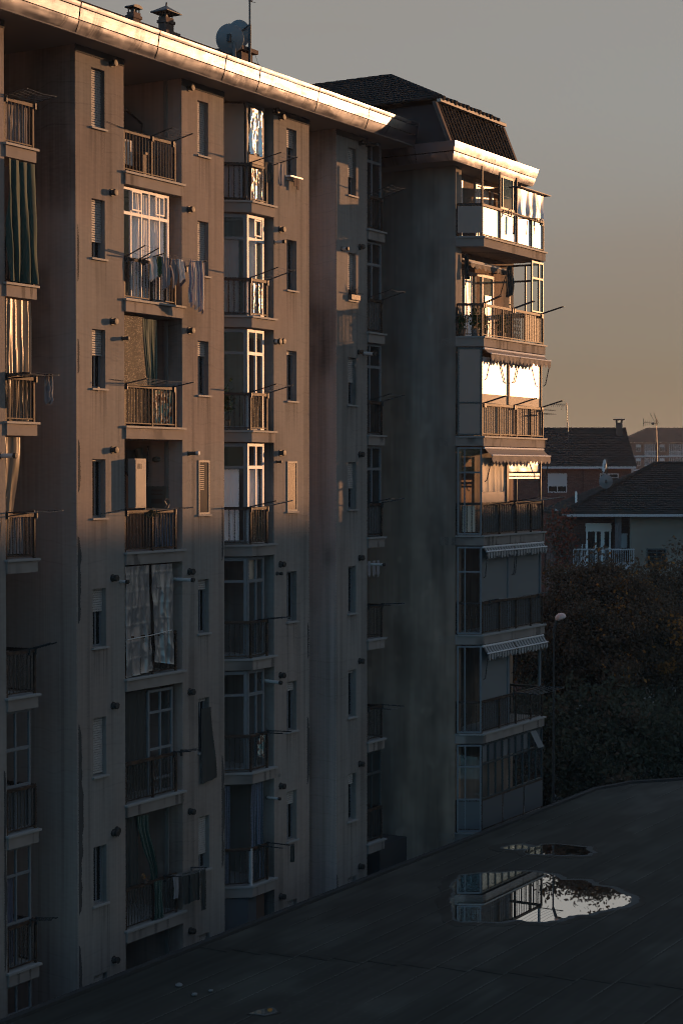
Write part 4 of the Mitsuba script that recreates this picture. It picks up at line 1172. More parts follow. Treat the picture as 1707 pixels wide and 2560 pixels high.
# top: white panels on the rail, open sash, white tarpaulin
z = ZK(1)
grail(1, bars=False)
MB().seg(CF, CH, z + .1, z + .9, .01, -.03).out('rail_panel', 'm_frosted', gb[1])
for a, b in ((4.74, 5.92), (5.98, 7.12), (7.18, 9.11)):
    gpanel(1, a, b if b < 9 else 8.22, 'm_white_panel', y=YF + .03)
gpanel(1, 8.28, 9.11, 'm_white_panel', y=YF + .03)
for x in (4.70, 5.95, 7.15):
    MB().box((x - .025, YF - .02, z + .98), (x + .025, YF + .03, 27.26)).out('post', 'm_rail', gb[1])
glazing((5.99, YF + .05), (7.11, YF + .05), z + 1.0, 27.2, [.2, .86], [], gb[1], 'sash', mf='m_frame_dark', bar=.07)
cloth((7.18, YF - .02), (9.12, YF - .02), z + .98, 26.96, 2, .05, 'm_white_panel', 161, 'tarpaulin', 'bright white tarpaulin at the right end of the top corner balcony', 'tarpaulin', nu=50, nv=20)
cloth((9.14, YF), (9.14, -1.4), z + .98, 26.9, 2, .03, 'm_blind_beige', 162, 'tarpaulin', 'beige side tarpaulin closing the right end of the top corner balcony', 'tarpaulin')
MB().box((7.1, YF - .16, 26.97), (9.42, YF + 1.1, 26.995)).out('sheet_roof', 'm_panel_brown', gb[1])
k_ = window(5.0, 5.75, z + .02, 0, G, YI, 2.0, -.02)
glazing((6.6, YI - .02), (8.4, YI - .02), z + .02, z + 1.98, [.34, .67], [], gb[1], 'balcony_door', mf='m_white_panel', mg='m_glass', bar=.09)
cloth((5.05, YI - .03), (5.7, YI - .03), z + .1, z + 1.9, 4, .015, 'm_white_panel', 163, 'curtain', 'white curtain in the inner door of the top corner balcony')
cloth((6.7, YI - .05), (7.5, YI - .05), z + .1, z + 1.85, 4, .015, 'm_white_panel', 164, 'curtain', 'bright white curtain in the wide inner door of the top corner balcony')
cloth((6.05, YF + .1), (6.3, YF + .1), z + 1.0, 27.15, 2, .03, 'm_cloth_dark', 165, 'curtain', 'dark narrow curtain at the open sash of the top corner balcony')
k = thing('pulley_line', 'washing line with round pulleys and hanging cords on the top corner rail', 'washing line')
m = MB().tube([(6.2, YF - .12, z + .93), (7.4, YF - .14, z + .88), (8.7, YF - .12, z + 1.0)], .018, 5)
for x in (6.4, 8.75):
    m.tube([(x + .12 * math.cos(q), YF - .12, z + .9 + .12 * math.sin(q)) for q in np.linspace(0, 2 * PI, 17)], .018, 5, False)
m.out('line', 'm_dark_metal', k)
MB().bar((6.75, YF - .1, z + .85), (6.73, YF - .1, z + .28), .035, 5).bar((8.3, YF - .1, z + .9), (8.22, YF - .1, z + .45), .014, 5).out('cord', 'm_dark_metal', k)
# second: open, with plants, trellis and rattan
z = ZK(2)
grail(2, posts=(6.15, 7.78), mbar='m_rail_bar')
gpanel(2, 7.82, 9.12, 'm_panel_brown', y=YF + .03)
awning(2, 4.95, 7.55, .10, .28, 'm_awn_plain', 'faded scalloped awning over the balcony with plants', .17, y=-1.35, ztop=2.38)
glazing((4.95, YI - .02), (7.9, YI - .02), z + .02, z + 2.15, [.22, .46, .72], [], gb[2], 'balcony_door', mf='m_white_paint', bar=.09)
cloth((5.7, YI - .06), (6.3, YI - .06), z + .05, z + 2.0, 3, .012, 'm_white_panel', 171, 'curtain', 'sunlit white curtain in the inner door above the potted plants')
cloth((7.2, YI - .06), (7.7, YI - .06), z + .05, z + 1.5, 3, .012, 'm_white_panel', 172, 'curtain', 'small sunlit curtain right of the inner door above the plants')
cloth((6.9, -1.9), (7.35, -1.9), (z + 1.35, z + 1.5), z + 2.35, 3, .06, 'm_cloth_dark', 173, 'hanging_cloth', 'dark bundled cloth hanging from the balcony ceiling beside the awning', 'cloth')
cloth((4.72, -1.55), (4.85, -1.6), z + 1.75, z + 2.5, 2, .05, 'm_cloth_dark', 174, 'hanging_cloth', 'narrow dark cloth hanging at the left of the faded awning', 'cloth')
glazing((XE, YF), (XE, -.9), z + 1.0, z + 2.64, [.5], [z + 2.1], gb[2], 'side_glazing', mf='m_frame_dark', bar=.06)
glazing((8.25, YF), (XE, YF), z + 1.0, z + 2.64, [.62], [z + 2.1], gb[2], 'side_glazing', mf='m_frame_dark', bar=.06)
for i, (x, y_, s, h) in enumerate([(5.0, -1.75, .16, .55), (5.35, -1.85, .14, .35), (6.65, -1.85, .17, .5), (4.5, -1.55, .10, .3)]):
    k = thing('potted_plant', ['bushy potted plant near the left rail post', 'smaller potted plant second from the left', 'pale potted plant beside the trellis', 'tiny potted plant at the far left'][i] + ' of the plant balcony', 'potted plant', 'plants behind the rail')
    MB().tube([(x, y_, z), (x, y_, z + .25)], [.10, .13], 10).out('pot', 'm_chimney' if i % 2 else 'm_box_white', k, smooth=40)
    lf = MB()
    for j in range(260):
        p = np.array([x, y_, z + .3 + h * .45]) + rng.normal(size=3) * [s * .8, s * .6, h * .35]
        a, b = rng.normal(size=3) * .035, rng.normal(size=3) * .035
        lf.add([p - a, p + b, p + a], [[0, 1, 2]])
    lf.out('leaves', 'm_leaf_plant', k, stuff=True)
k = thing('trellis', 'pale lattice trellis standing behind the middle of the plant balcony rail', 'trellis')
m = MB()
for i in range(9):
    for sgn in (1, -1):
        x0 = 7.05 + (i - 3) * .13
        a, b = np.array([x0 - sgn * .28, z + .05]), np.array([x0 + sgn * .28, z + .95])
        t = sorted(((7.0 - a[0]) / (b[0] - a[0]), (7.55 - a[0]) / (b[0] - a[0])))
        t0, t1 = max(t[0], 0), min(t[1], 1)
        if t1 > t0:
            p, q = a + (b - a) * t0, a + (b - a) * t1
            m.bar((p[0], YF + .07, p[1]), (q[0], YF + .07, q[1]), .013)
m.out('lattice', 'm_blind_beige', k)
for x, L in ((4.85, .55), (6.9, .7), (9.05, .75)):
    rack(x - .1, YF - .03, z + 1.0, 'drying rack arm pair %s on the plant balcony rail' % {4.85: 'farthest left', 6.9: 'in the middle', 9.05: 'at the right end'}[x], .12 if x < 9 else .1, L, .2, lines=0)
k = thing('wall_spotlight', 'small dark spotlight beside the hanging bundle of the plant balcony', 'lamp')
MB().bar((7.5, -1.0, z + 2.2), (7.5, -1.5, z + 2.22), .02).box((7.44, -1.75, z + 2.15), (7.6, -1.45, z + 2.28)).out('head', 'm_dark_metal', k)
# third: frosted angled side, two bright white blinds, awnings
z = ZK(3)
grail(3)
glazing(CF, CH, z + .02, z + 2.66, [], [z + 1.0], gb[3], mf='m_frame_dark', mg='m_frosted', off=-.03)
for a, b, s in ((4.76, 6.62, 0), (6.72, 9.10, 1)):
    MB().box((a, YF + .06, z + 1.28), (b, YF + .065, z + 2.4)).out('blind', 'm_white_panel', gb[3])
    MB().box((a, YF + .06, z + .98), (b, YF + .064, z + 1.28)).out('blind_hem', 'm_blind_beige', gb[3])
for a, b in ((4.72, 4.78), (6.62, 6.72), (9.08, 9.14)):
    MB().box((a, YF + .02, z + .98), (b, YF + .08, z + 2.66)).out('post', 'm_rail', gb[3])
gpanel(3, 4.74, 6.6, 'm_blind_beige', y=YF + .05)
gpanel(3, 6.66, 9.12, 'm_frosted', y=YF + .05)
awning(3, 4.76, 6.75, .14, .22, 'm_awn_plain', 'left one of the faded scalloped awnings above the bright white blinds', .24)
awning(3, 6.80, 9.15, .14, .22, 'm_awn_plain', 'right one of the faded scalloped awnings above the bright white blinds', .24)
for x, w_ in ((4.85, 'left'), (7.0, 'middle'), (9.05, 'right')):
    rack(x - .06, YF - .03, z + 1.0, 'dark rack arm pair at the %s of the rail under the white blinds' % w_, .1, .72, .2, lines=0)
k = thing('wire_basket', 'small wire basket hung outside the right rail under the white blinds', 'basket')
m = MB()
for zz in (.78, .9):
    m.tube([(8.6, YF - .1, z + zz), (9.3, YF - .1, z + zz), (9.3, YF - .4, z + zz), (8.6, YF - .4, z + zz), (8.6, YF - .1, z + zz)], .006, 4)
for x in np.linspace(8.6, 9.3, 8):
    m.bar((x, YF - .1, z + .78), (x, YF - .4, z + .78), .005)
m.out('wires', 'm_dark_metal', k)
# fourth: clear angled glazing, beige curtain, short white blind, wide awning
z = ZK(4)
grail(4)
glazing(CF, CH, z + .02, z + 2.66, [.30], [z + 1.9], gb[4], mf='m_alu_grey', off=-.03)
cloth((4.78, YF + .07), (6.50, YF + .07), z + 1.30, z + 2.35, 4, .02, 'm_blind_beige', 181, 'curtain', 'beige sunlit curtain at the left under the plain wide awning', nu=40)
MB().box((4.78, YF + .065, z + .98), (6.50, YF + .07, z + 1.3)).out('blind_hem', 'm_frosted', gb[4])
cloth((6.72, YF + .07), (9.0, YF + .07), z + 1.93, z + 2.35, 3, .015, 'm_white_panel', 182, 'curtain', 'short bright white blind rolled halfway under the plain wide awning', nu=30)
MB().box((6.66, YF + .04, z + 1.80), (9.06, YF + .09, z + 1.87)).box((6.70, YF + .05, z + 1.70), (9.04, YF + .08, z + 1.76)).out('blind_roll', 'm_white_panel', gb[4])
for a, b, c in ((6.52, 6.66, 2.66), (9.06, 9.12, 2.66), (7.24, 7.28, 1.7)):
    MB().box((a, YF + .02, z + .98), (b, YF + .08, z + c)).out('post', 'm_panel_brown', gb[4])
gpanel(4, 4.74, 7.1, 'm_panel_grey', y=YF + .05)
gpanel(4, 7.2, 9.12, 'm_panel_grey', y=YF + .06, t=.02)
MB().seg((4.42, -1.62), (4.62, -1.95), z + .1, z + .9, .01).out('rail_panel', 'm_blind_beige', gb[4])
awning(4, 4.80, 9.10, .20, .24, 'm_awn_plain', 'plain wide awning in two widths over the beige curtain', .25, scallop=17)
rack(7.0, YF - .03, z + 1.0, 'wide drying rack with wires at the rail under the plain wide awning', 2.1, .8, .12)
k = thing('storage_boards', 'pale boards leaning inside the clear angled corner glazing', 'boards')
MB().box((4.55, -1.3, z), (4.7, -1.2, z + 1.5)).box((4.78, -1.3, z), (4.9, -1.2, z + 1.4)).out('boards', 'm_box_white', k)
# fifth and sixth: grey blinds, striped awnings
for k in (5, 6):
    z = ZK(k)
    grail(k)
    glazing(CF, CH, z + .02, z + 2.66, [.32], [z + 1.9] if k == 5 else [], gb[k], mf='m_alu_grey', off=-.03)
    MB().box((4.80, YF + .06, z + .98), (6.62, YF + .065, z + 2.5)).out('blind', 'm_blind_grey', gb[k])
    if k == 5:
        MB().box((6.76, YF + .06, z + .98), (9.0, YF + .065, z + 2.5)).out('blind', 'm_blind_grey', gb[k])
    for a, b, c in ((6.62, 6.76, 0), (9.04, 9.12, .98), (4.72, 4.80, .98)):
        MB().box((a, YF + .02, z + c), (b, YF + .08, z + 2.66)).out('post', 'm_alu_grey', gb[k])
    gpanel(k, 4.74, 6.6, 'm_panel_grey', y=YF + .05)
    if k == 5:
        gpanel(k, 6.8, 9.12, 'm_panel_grey', y=YF + .05)
    for a, b, s in ((4.72, 6.78, 'left'), (6.84, 9.12, 'right')):
        awning(k, a, b, .11 if k == 5 else .19, .11 if k == 5 else .15, 'm_awn_stripe', 'grey and white striped awning, %s of the %s pair' % (s, 'upper' if k == 5 else 'lower'), .22)
rack(6.9, YF - .03, ZK(6) + 1.0, 'drying rack at the open right half of the sixth corner balcony', 2.1, .8, .0)
rack(5.2, YF - .03, ZK(5) + 1.0, 'low drying rack on the rail below the two grey blinds', 3.6, .3, .06, lines=2)
MB().box((6.9, -2.05, ZK(6)), (9.1, -1.0, ZK(6) + .015)).out('floor_tile', 'm_box_white', gb[6])
# seventh: fully glazed, panels below
z = ZK(7)
glazing(CF, CH, z + .02, z + 2.66, [.34], [z + 1.0, z + 2.0], gb[7], mf='m_alu_grey', off=-.02)
glazing(CH, (XE, YF), z + .98, z + 2.66, [i / 9 for i in range(1, 9)], [z + 2.05], gb[7], mf='m_frame_dark', bar=.055)
for i in range(9):
    x0 = 4.72 + i * .492
    if i != 7:
        MB().box((x0 + .02, YF + .05, z + 2.09), (x0 + .47, YF + .06, z + 2.62)).out('top_blind', 'm_panel_grey' if i % 3 else 'm_blind_grey', gb[7])
MB().quad((8.2, YF - .02, z + 2.62), (8.2, YF - .30, z + 2.12), (8.64, YF - .30, z + 2.12), (8.64, YF - .02, z + 2.62)).bar((8.2, YF - .30, z + 2.12), (8.64, YF - .30, z + 2.12), .02).out('tilted_sash', 'm_blind_grey', gb[7])
for a, b in ((4.74, 6.1), (6.2, 7.65), (7.75, 9.12)):
    gpanel(7, a, b, 'm_panel_grey', z0=.1, z1=.94)
MB().seg(CF, CH, z + .1, z + .94, .012, -.03).out('rail_panel', 'm_panel_grey', gb[7])
rail([CF, CH, (XE, YF)], z, gb[7], posts=[(6.15, YF), (7.7, YF)], bars=False)
MB().box((XG, -1.4, -1), (XR, YI - .3, ZK(7) - .31)).out('base_wall', 'm_slab', G)


# ------------------------------------------------------------------ houses beyond: local frame a = right, b = depth from the viewer
RV, FV = np.array([math.sin(TH), -math.cos(TH)]), np.array([math.cos(TH), math.sin(TH)])


def W3(a, b, z):
    p = CAM[:2] + RV * a + FV * b
    return [p[0], p[1], z]


class HB(MB):
    def hbox(self, a0, a1, b0, b1, z0, z1):
        v = [W3(a, b, z) for a in (a0, a1) for b in (b0, b1) for z in (z0, z1)]
        return self.add(v, BOXF[:, ::-1])

    def hq(self, *pts):
        v = [W3(*p) for p in pts]
        return self.add(v, [[0, i, i + 1] for i in range(1, len(v) - 1)])


def courses(mb, e0, e1, r0, r1, n, h=.05):
    """Tile courses between an eaves line e0-e1 and a ridge line r0-r1 (local frame)."""
    e0, e1, r0, r1 = (np.array(x, float) for x in (e0, e1, r0, r1))
    for i in range(n):
        t0, t1 = i / n, (i + 1) / n
        a, b = e0 + (r0 - e0) * t0, e1 + (r1 - e1) * t0
        c, d = e0 + (r0 - e0) * t1, e1 + (r1 - e1) * t1
        up = np.array([0, -.01, h])
        mb.hq(a + up, b + up, d + [0, 0, .008], c + [0, 0, .008]).hq(a, b, b + up, a + up)


def hwin(parent, a0, a1, z0, z1, b, blind=0.0, mullions=1, mf='m_white_paint', bars=False, fw=.07):
    f = HB()
    f.hbox(a0, a0 + fw, b - .06, b, z0, z1).hbox(a1 - fw, a1, b - .06, b, z0, z1).hbox(a0 + fw, a1 - fw, b - .06, b, z0, z0 + fw).hbox(a0 + fw, a1 - fw, b - .06, b, z1 - fw, z1)
    for i in range(mullions):
        am = a0 + (a1 - a0) * (i + 1) / (mullions + 1)
        f.hbox(am - .035, am + .035, b - .065, b, z0 + fw, z1 - fw)
    if bars:
        for zz in np.linspace(z0, z1, 6)[1:-1]:
            f.hbox(a0, a1, b - .09, b - .07, zz - .02, zz + .02)
    k = f.out('window', mf, parent)
    HB().hbox(a0 + fw, a1 - fw, b - .03, b - .01, z0 + fw, z1 - fw).out('pane', 'm_glass_dark', k)
    if blind:
        HB().hbox(a0 + fw, a1 - fw, b - .05, b - .032, z1 - fw - (z1 - z0) * blind, z1 - fw).out('roller_blind', 'm_white_paint', k)
    return k


# rear brick house with the long dark gable roof
H = thing('brick_house', 'dark brick house with long tiled roof behind the end block', 'house')
b0 = 128.0
HB().hbox(6, 20.75, b0, b0 + 9, 0, 18.45).out('wall', 'm_brick', H)
HB().hbox(20.75, 20.9, b0 - .05, b0 + .4, 12, 18.4).out('corner_trim', 'm_white_paint', H)
hr = HB().hq((5, b0 - .5, 18.5), (21.05, b0 - .5, 18.5), (21.05, b0 + 4.2, 21.30), (5, b0 + 4.2, 21.30)).hq((5, b0 + 9.5, 18.5), (5, b0 + 4.2, 21.30), (21.05, b0 + 4.2, 21.30), (21.05, b0 + 9.5, 18.5)).out('roof', 'm_tile_old', H)
m = HB()
courses(m, (5, b0 - .52, 18.52), (21.08, b0 - .52, 18.52), (5, b0 + 4.2, 21.32), (21.0, b0 + 4.2, 21.32), 22, .06)
m.out('tile_courses', 'm_tile_old', hr, stuff=True)
m = HB()
for i in range(40):
    a = 5 + i * .40
    m.tube([W3(a, b0 + 4.2, 21.31), W3(a + .42, b0 + 4.2, 21.33)], [.09, .12], 7)
m.out('ridge_tiles', 'm_tile_old', hr, stuff=True)
HB().hbox(5, 21.0, b0 - .62, b0 - .5, 18.36, 18.52).out('gutter', 'm_white_paint', H)
hwin(H, 14.78, 16.15, 16.65, 18.02, b0, .62)
hwin(H, 18.5, 19.85, 16.65, 18.02, b0, 0, 1, 'm_white_paint', True)
HB().hbox(17.35, 17.6, b0 - .1, b0, 15, 18.3).out('wall_pier', 'm_brick', H)
c = HB().hbox(20.2, 20.62, b0 + 3.2, b0 + 3.6, 20.4, 21.75).out('chimney', 'm_chimney', hr)
HB().hbox(20.18, 20.26, b0 + 3.2, b0 + 3.6, 21.75, 21.95).hbox(20.56, 20.64, b0 + 3.2, b0 + 3.6, 21.75, 21.95).hbox(20.02, 20.78, b0 + 3.1, b0 + 3.7, 21.95, 22.03).out('cap', 'm_chimney', c)
k = thing('tv_aerial', 'thin aerial mast with yagi on the brick house roof beside the end block', 'aerial', 'television aerials')
HB().tube([W3(16.55, b0 + 2, 19.9), W3(16.35, b0 + 2, 23.15)], .035, 5).out('mast', 'm_dark_metal', k)
m = HB().tube([W3(16.35, b0 + 2, 23.0), W3(15.3, b0 + 2, 23.05)], .015, 4)
for t in np.linspace(15.3, 16.2, 7):
    m.tube([W3(t - .08, b0 + 2, 22.88), W3(t + .08, b0 + 2, 23.16)], .012, 4)
m.tube([W3(16.1, b0 + 2, 23.0), W3(15.95, b0 + 2, 22.65)], .012, 4)
m.out('yagi', 'm_dark_metal', k)

# nearer house with hip roof and loggia
H = thing('hip_roof_house', 'pale house with broad dark hip roof, white gutter and loggia balcony', 'house')
b0 = 105.0
ez, rz = 15.60, 18.62
HB().hbox(17.35, 34, b0, b0 + 10, 0, ez).out('wall', 'm_stucco', H)
HB().hbox(13.2, 17.35, b0 + 1.8, b0 + 10, 0, ez).out('wall', 'm_brick', H)
HB().hbox(13.2, 17.35, b0, b0 + 1.8, 0, 12.35).out('wall', 'm_stucco', H)
HB().hbox(13.25, 13.52, b0 - .0, b0 + .25, 12.35, ez).out('pillar', 'm_brick', H)
HB().hbox(17.0, 17.46, b0 - .06, b0 + .3, 12.3, ez).out('pillar', 'm_stucco', H)
E0_, E1_, R0, R1 = (12.72, b0 - .8, ez + .02), (36, b0 - .8, ez + .02), (19.3, b0 + 4.6, rz), (36, b0 + 4.6, rz)
L1 = (12.72, b0 + 10.5, ez + .02)
hr = HB().hq(E0_, E1_, R1, R0).hq(E0_, R0, (19.3, b0 + 5.2, rz), L1).hbox(12.9, 36, b0 - .7, b0 + 10, ez - .06, ez).out('roof', 'm_tile_old', H)
m = HB()
courses(m, E0_, E1_, R0, R1, 24, .06)
for i in range(24):
    t0, t1 = i / 24, (i + 1) / 24
    a, b = np.array(E0_) + (np.array(R0) - E0_) * t0, np.array(L1) + (np.array(R0) - L1) * t0
    c, d = np.array(E0_) + (np.array(R0) - E0_) * t1, np.array(L1) + (np.array(R0) - L1) * t1
    m.hq(a + [-.02, 0, .06], c, d, b + [-.02, 0, .06])
m.out('tile_courses', 'm_tile_old', hr, stuff=True)
m = HB()
P0, P1 = np.array(E0_), np.array(R0)
for i in range(24):
    p, q = P0 + (P1 - P0) * i / 24, P0 + (P1 - P0) * (i + 1.15) / 24
    m.tube([W3(*(p + [0, 0, .06])), W3(*(q + [0, 0, .06]))], [.13, .10], 7)
for i in range(40):
    m.tube([W3(19.3 + i * .42, b0 + 4.6, rz + .03), W3(19.3 + (i + 1.1) * .42, b0 + 4.6, rz + .03)], [.12, .10], 7)
m.out('ridge_tiles', 'm_tile_old', hr, stuff=True)
HB().hbox(12.95, 36, b0 - .93, b0 - .80, ez - .10, ez + .05).hq((12.95, b0 - .93, ez - .1), (12.95, b0 - .93, ez + .05), (12.55, b0 - .2, ez + .36), (12.55, b0 - .2, ez + .21)).out('gutter', 'm_white_paint', H)
HB().hbox(13.55, 17.05, b0 - .35, b0 + 1.8, 12.35, 12.62).out('balcony', 'm_white_paint', H)
m = HB().hbox(13.62, 17.2, b0 - .30, b0 - .25, 13.52, 13.60).hbox(13.62, 17.2, b0 - .30, b0 - .26, 12.74, 12.78)
for i in range(29):
    a = 13.62 + i * .126
    w_ = .022 if i in (0, 28) else .012
    m.hbox(a - w_, a + w_, b0 - .29, b0 - .27, 12.62, 13.55)
m.out('railing', 'm_white_paint', 'hip_roof_house__balcony')
# loggia door, box, curtain
k = HB().hbox(14.62, 14.72, b0 + 1.7, b0 + 1.8, 12.62, 14.55).hbox(15.15, 15.25, b0 + 1.7, b0 + 1.8, 12.62, 14.55).hbox(15.5, 15.72, b0 + 1.7, b0 + 1.8, 12.62, 14.55).hbox(16.0, 16.1, b0 + 1.7, b0 + 1.8, 12.62, 14.55).hbox(15.25, 16.0, b0 + 1.7, b0 + 1.78, 13.5, 13.6).out('door', 'm_white_panel', H)
HB().hbox(14.7, 16.05, b0 + 1.76, b0 + 1.79, 12.62, 14.6).out('pane', 'm_glass_dark', k)
HB().hbox(14.6, 16.12, b0 + 1.62, b0 + 1.8, 14.55, 15.05).out('shutter_box', 'm_white_panel', k)
k = thing('wall_cabinet', 'white metal cabinet at the right of the house loggia', 'cabinet')
HB().hbox(16.55, 16.95, b0 + .9, b0 + 1.3, 13.6, 14.4).hbox(16.53, 16.97, b0 + .86, b0 + 1.3, 14.4, 14.45).out('body', 'm_white_paint', k)
p, q = W3(16.1, b0 + .2, 0)[:2], W3(16.5, b0 + .2, 0)[:2]
cloth(p, q, 13.3, 15.5, 4, .05, 'm_cloth_grey', 201, 'curtain', 'striped grey curtain gathered in the house loggia', 'curtain')
k = thing('folding_chair', 'white folding chair standing on the house loggia', 'chair')
m = HB()
m.tube([W3(14.15, b0 + .3, 12.62), W3(14.2, b0 + .35, 13.85), W3(14.42, b0 + .35, 13.85), W3(14.46, b0 + .3, 12.62)], .02, 5)
m.tube([W3(14.12, b0 + .35, 12.62), W3(14.46, b0 + .3, 13.3)], .018, 5).tube([W3(14.48, b0 + .35, 12.62), W3(14.14, b0 + .3, 13.3)], .018, 5)
m.out('frame', 'm_white_panel', k)
hwin(H, 17.95, 19.1, 12.4, 13.6, b0, 0, 1, 'm_frame_dark', True)
hwin(H, 14.95, 15.75, 9.6, 11.4, b0, 0, 1, 'm_white_panel', False, .1)
k = hwin(H, 20.5, 21.6, 9.6, 11.2, b0, 0, 1, 'm_white_paint')
HB().tube([W3(13.85, b0 + .4, 16.2), W3(13.85, b0 + .4, 16.95)], .07, 8).out('vent_pipe', 'm_white_panel', hr)
k = dish(*W3(15.72, b0 + 1.2, 17.55), .40, FV.tolist() + [.1], 0, 'grey satellite dish seen square on, lower one on the hip roof', pole=[W3(15.78, b0 + 1.3, 16.4), W3(15.78, b0 + 1.3, 17.6)])
k = dish(*W3(15.62, b0 + 1.3, 18.47), .38, (RV * -.9 - FV * .1).tolist() + [.1], 0, 'tilted satellite dish catching warm light, upper one on the hip roof', mat_='m_cloth_white', pole=[W3(15.8, b0 + 1.4, 17.4), W3(15.8, b0 + 1.4, 18.9)])
k = thing('tv_aerial', 'aerial mast with forked yagi rising from the hip roof ridge', 'aerial', 'television aerials')
bq = b0 + 4.6
HB().tube([W3(19.35, bq, 18.5), W3(19.3, bq, 21.4)], .035, 5).out('mast', 'm_dark_metal', k)
m = HB().tube([W3(19.3, bq, 21.1), W3(18.5, bq, 21.15)], .014, 4)
for t in (18.5, 18.62, 18.74, 18.86, 18.98):
    m.tube([W3(t, bq, 20.98), W3(t, bq, 21.3)], .008, 4)
m.tube([W3(18.52, bq, 20.9), W3(18.5, bq, 21.4)], .02, 4).tube([W3(19.3, bq, 21.0), W3(18.9, bq, 21.75)], .014, 4).tube([W3(19.4, bq, 21.0), W3(19.15, bq, 21.75)], .014, 4).tube([W3(19.45, bq, 21.1), W3(19.25, bq, 21.5)], .014, 4)
s_ = trimesh.creation.icosphere(1, .09)
m.add(np.array(s_.vertices) + W3(19.1, bq, 21.08), s_.faces)
m.out('yagi', 'm_dark_metal', k)

# far red apartment block
H = thing('apartment_building', 'distant red brick block with white balcony bands at the right edge', 'building')
b0 = 400.0
PXM = 4463.5 / b0
HB().hbox(64, 110, b0, b0 + 14, 0, 24.9).out('wall', 'm_brick', H)
HB().hq((62.5, b0 - 1, 24.9), (112, b0 - 1, 24.9), (112, b0 + 7, 28.4), (69.5, b0 + 7, 28.4)).hq((62.5, b0 - 1, 24.9), (69.5, b0 + 7, 28.4), (62.5, b0 + 15, 24.9)).out('roof', 'm_tile', H)
for zf in (22.0, 18.9, 15.8):
    HB().hbox(64, 110, b0 - .25, b0, zf - .35, zf).out('floor_band', 'm_white_paint', H)
for fl in (22.0, 18.9, 15.8):
    for s in range(3):
        a = 65.9 + s * 11
        hwin(H, a, a + 1.1, fl + .9, fl + 2.5, b0, .35, 1)
        hwin(H, a + 5.3, a + 6.4, fl + .9, fl + 2.5, b0, .35, 1)
        for c0, c1 in ((a + 1.9, a + 4.5), (a + 7.4, a + 10.2)):
            kb = HB().hbox(c0 - .1, c1 + .1, b0 - 1.0, b0, fl - .3, fl + .02).out('balcony', 'm_white_paint', H)
            m = HB()
            for t in np.linspace(c0, c1, 7):
                m.hbox(t - .06, t + .06, b0 - .9, b0 - .8, fl, fl + 2.6)
            m.hbox(c0, c1, b0 - .95, b0 - .85, fl + .9, fl + 1.0)
            m.out('screen_post', 'm_white_panel' if (s + int(fl)) % 2 else 'm_white_paint', kb)
            HB().hbox(c0, c1, b0 - .88, b0 - .84, fl + .02, fl + .92).out('parapet_panel', 'm_panel_grey', kb)
            HB().hbox(c0, c1, b0 - .04, b0 - .01, fl + .1, fl + 2.5).out('opening', 'm_glass_dark', kb)

# block across the street whose roof line throws the shade on the lower floors (outside the view)
dx, dy = SUN[0] / math.cos(EL) * 115, SUN[1] / math.cos(EL) * 115
ztop = 16.75 + 115 * math.tan(EL)
O = thing('apartment_building', 'long apartment block across the street, outside the right of the view', 'building')
MB().box((dx - 75, dy - 12, 0), (dx + 90, dy, ztop - .3)).out('wall', 'm_brick', O)
MB().box((dx - 75.5, dy - 12.5, ztop - .3), (dx + 90.5, dy + .5, ztop)).out('roof', 'm_tile', O)
m = MB()
for fl in range(7):
    for i in range(50):
        x = dx - 74 + i * 3.2
        m.box((x, dy - .001, 1.2 + fl * 3), (x + 1.2, dy + .05, 2.8 + fl * 3))
m.out('window_rows', 'm_glass_dark', O, stuff=True)

# ------------------------------------------------------------------ street lamp
k = thing('street_lamp', 'tall street lamp with pale dome head beside the end block, unlit', 'street lamp')
la, lb = 7.50, 63.0
HB().tube([W3(la, lb, 0), W3(la, lb, 8), W3(la, lb, 12.55)], [.075, .045, .032], 8).tube([W3(la, lb, 12.5), W3(la + .10, lb, 12.82)], [.05, .06], 8).out('pole', 'm_dark_metal', k, smooth=40)
s_ = trimesh.creation.icosphere(3, 1.0)
v = np.array(s_.vertices) * [.20, .16, .16]
v[:, 2] = np.where(v[:, 2] < -.05, -.05 + (v[:, 2] + .05) * .3, v[:, 2])
ca, sa_ = math.cos(.35), math.sin(.35)
v = np.c_[v[:, 0] * ca - v[:, 2] * sa_, v[:, 1], v[:, 0] * sa_ + v[:, 2] * ca]
HB().add([W3(la + .24 + p[0], lb + p[1], 12.93 + p[2]) for p in v], s_.faces).out('head', 'm_lamp', k, smooth=True)


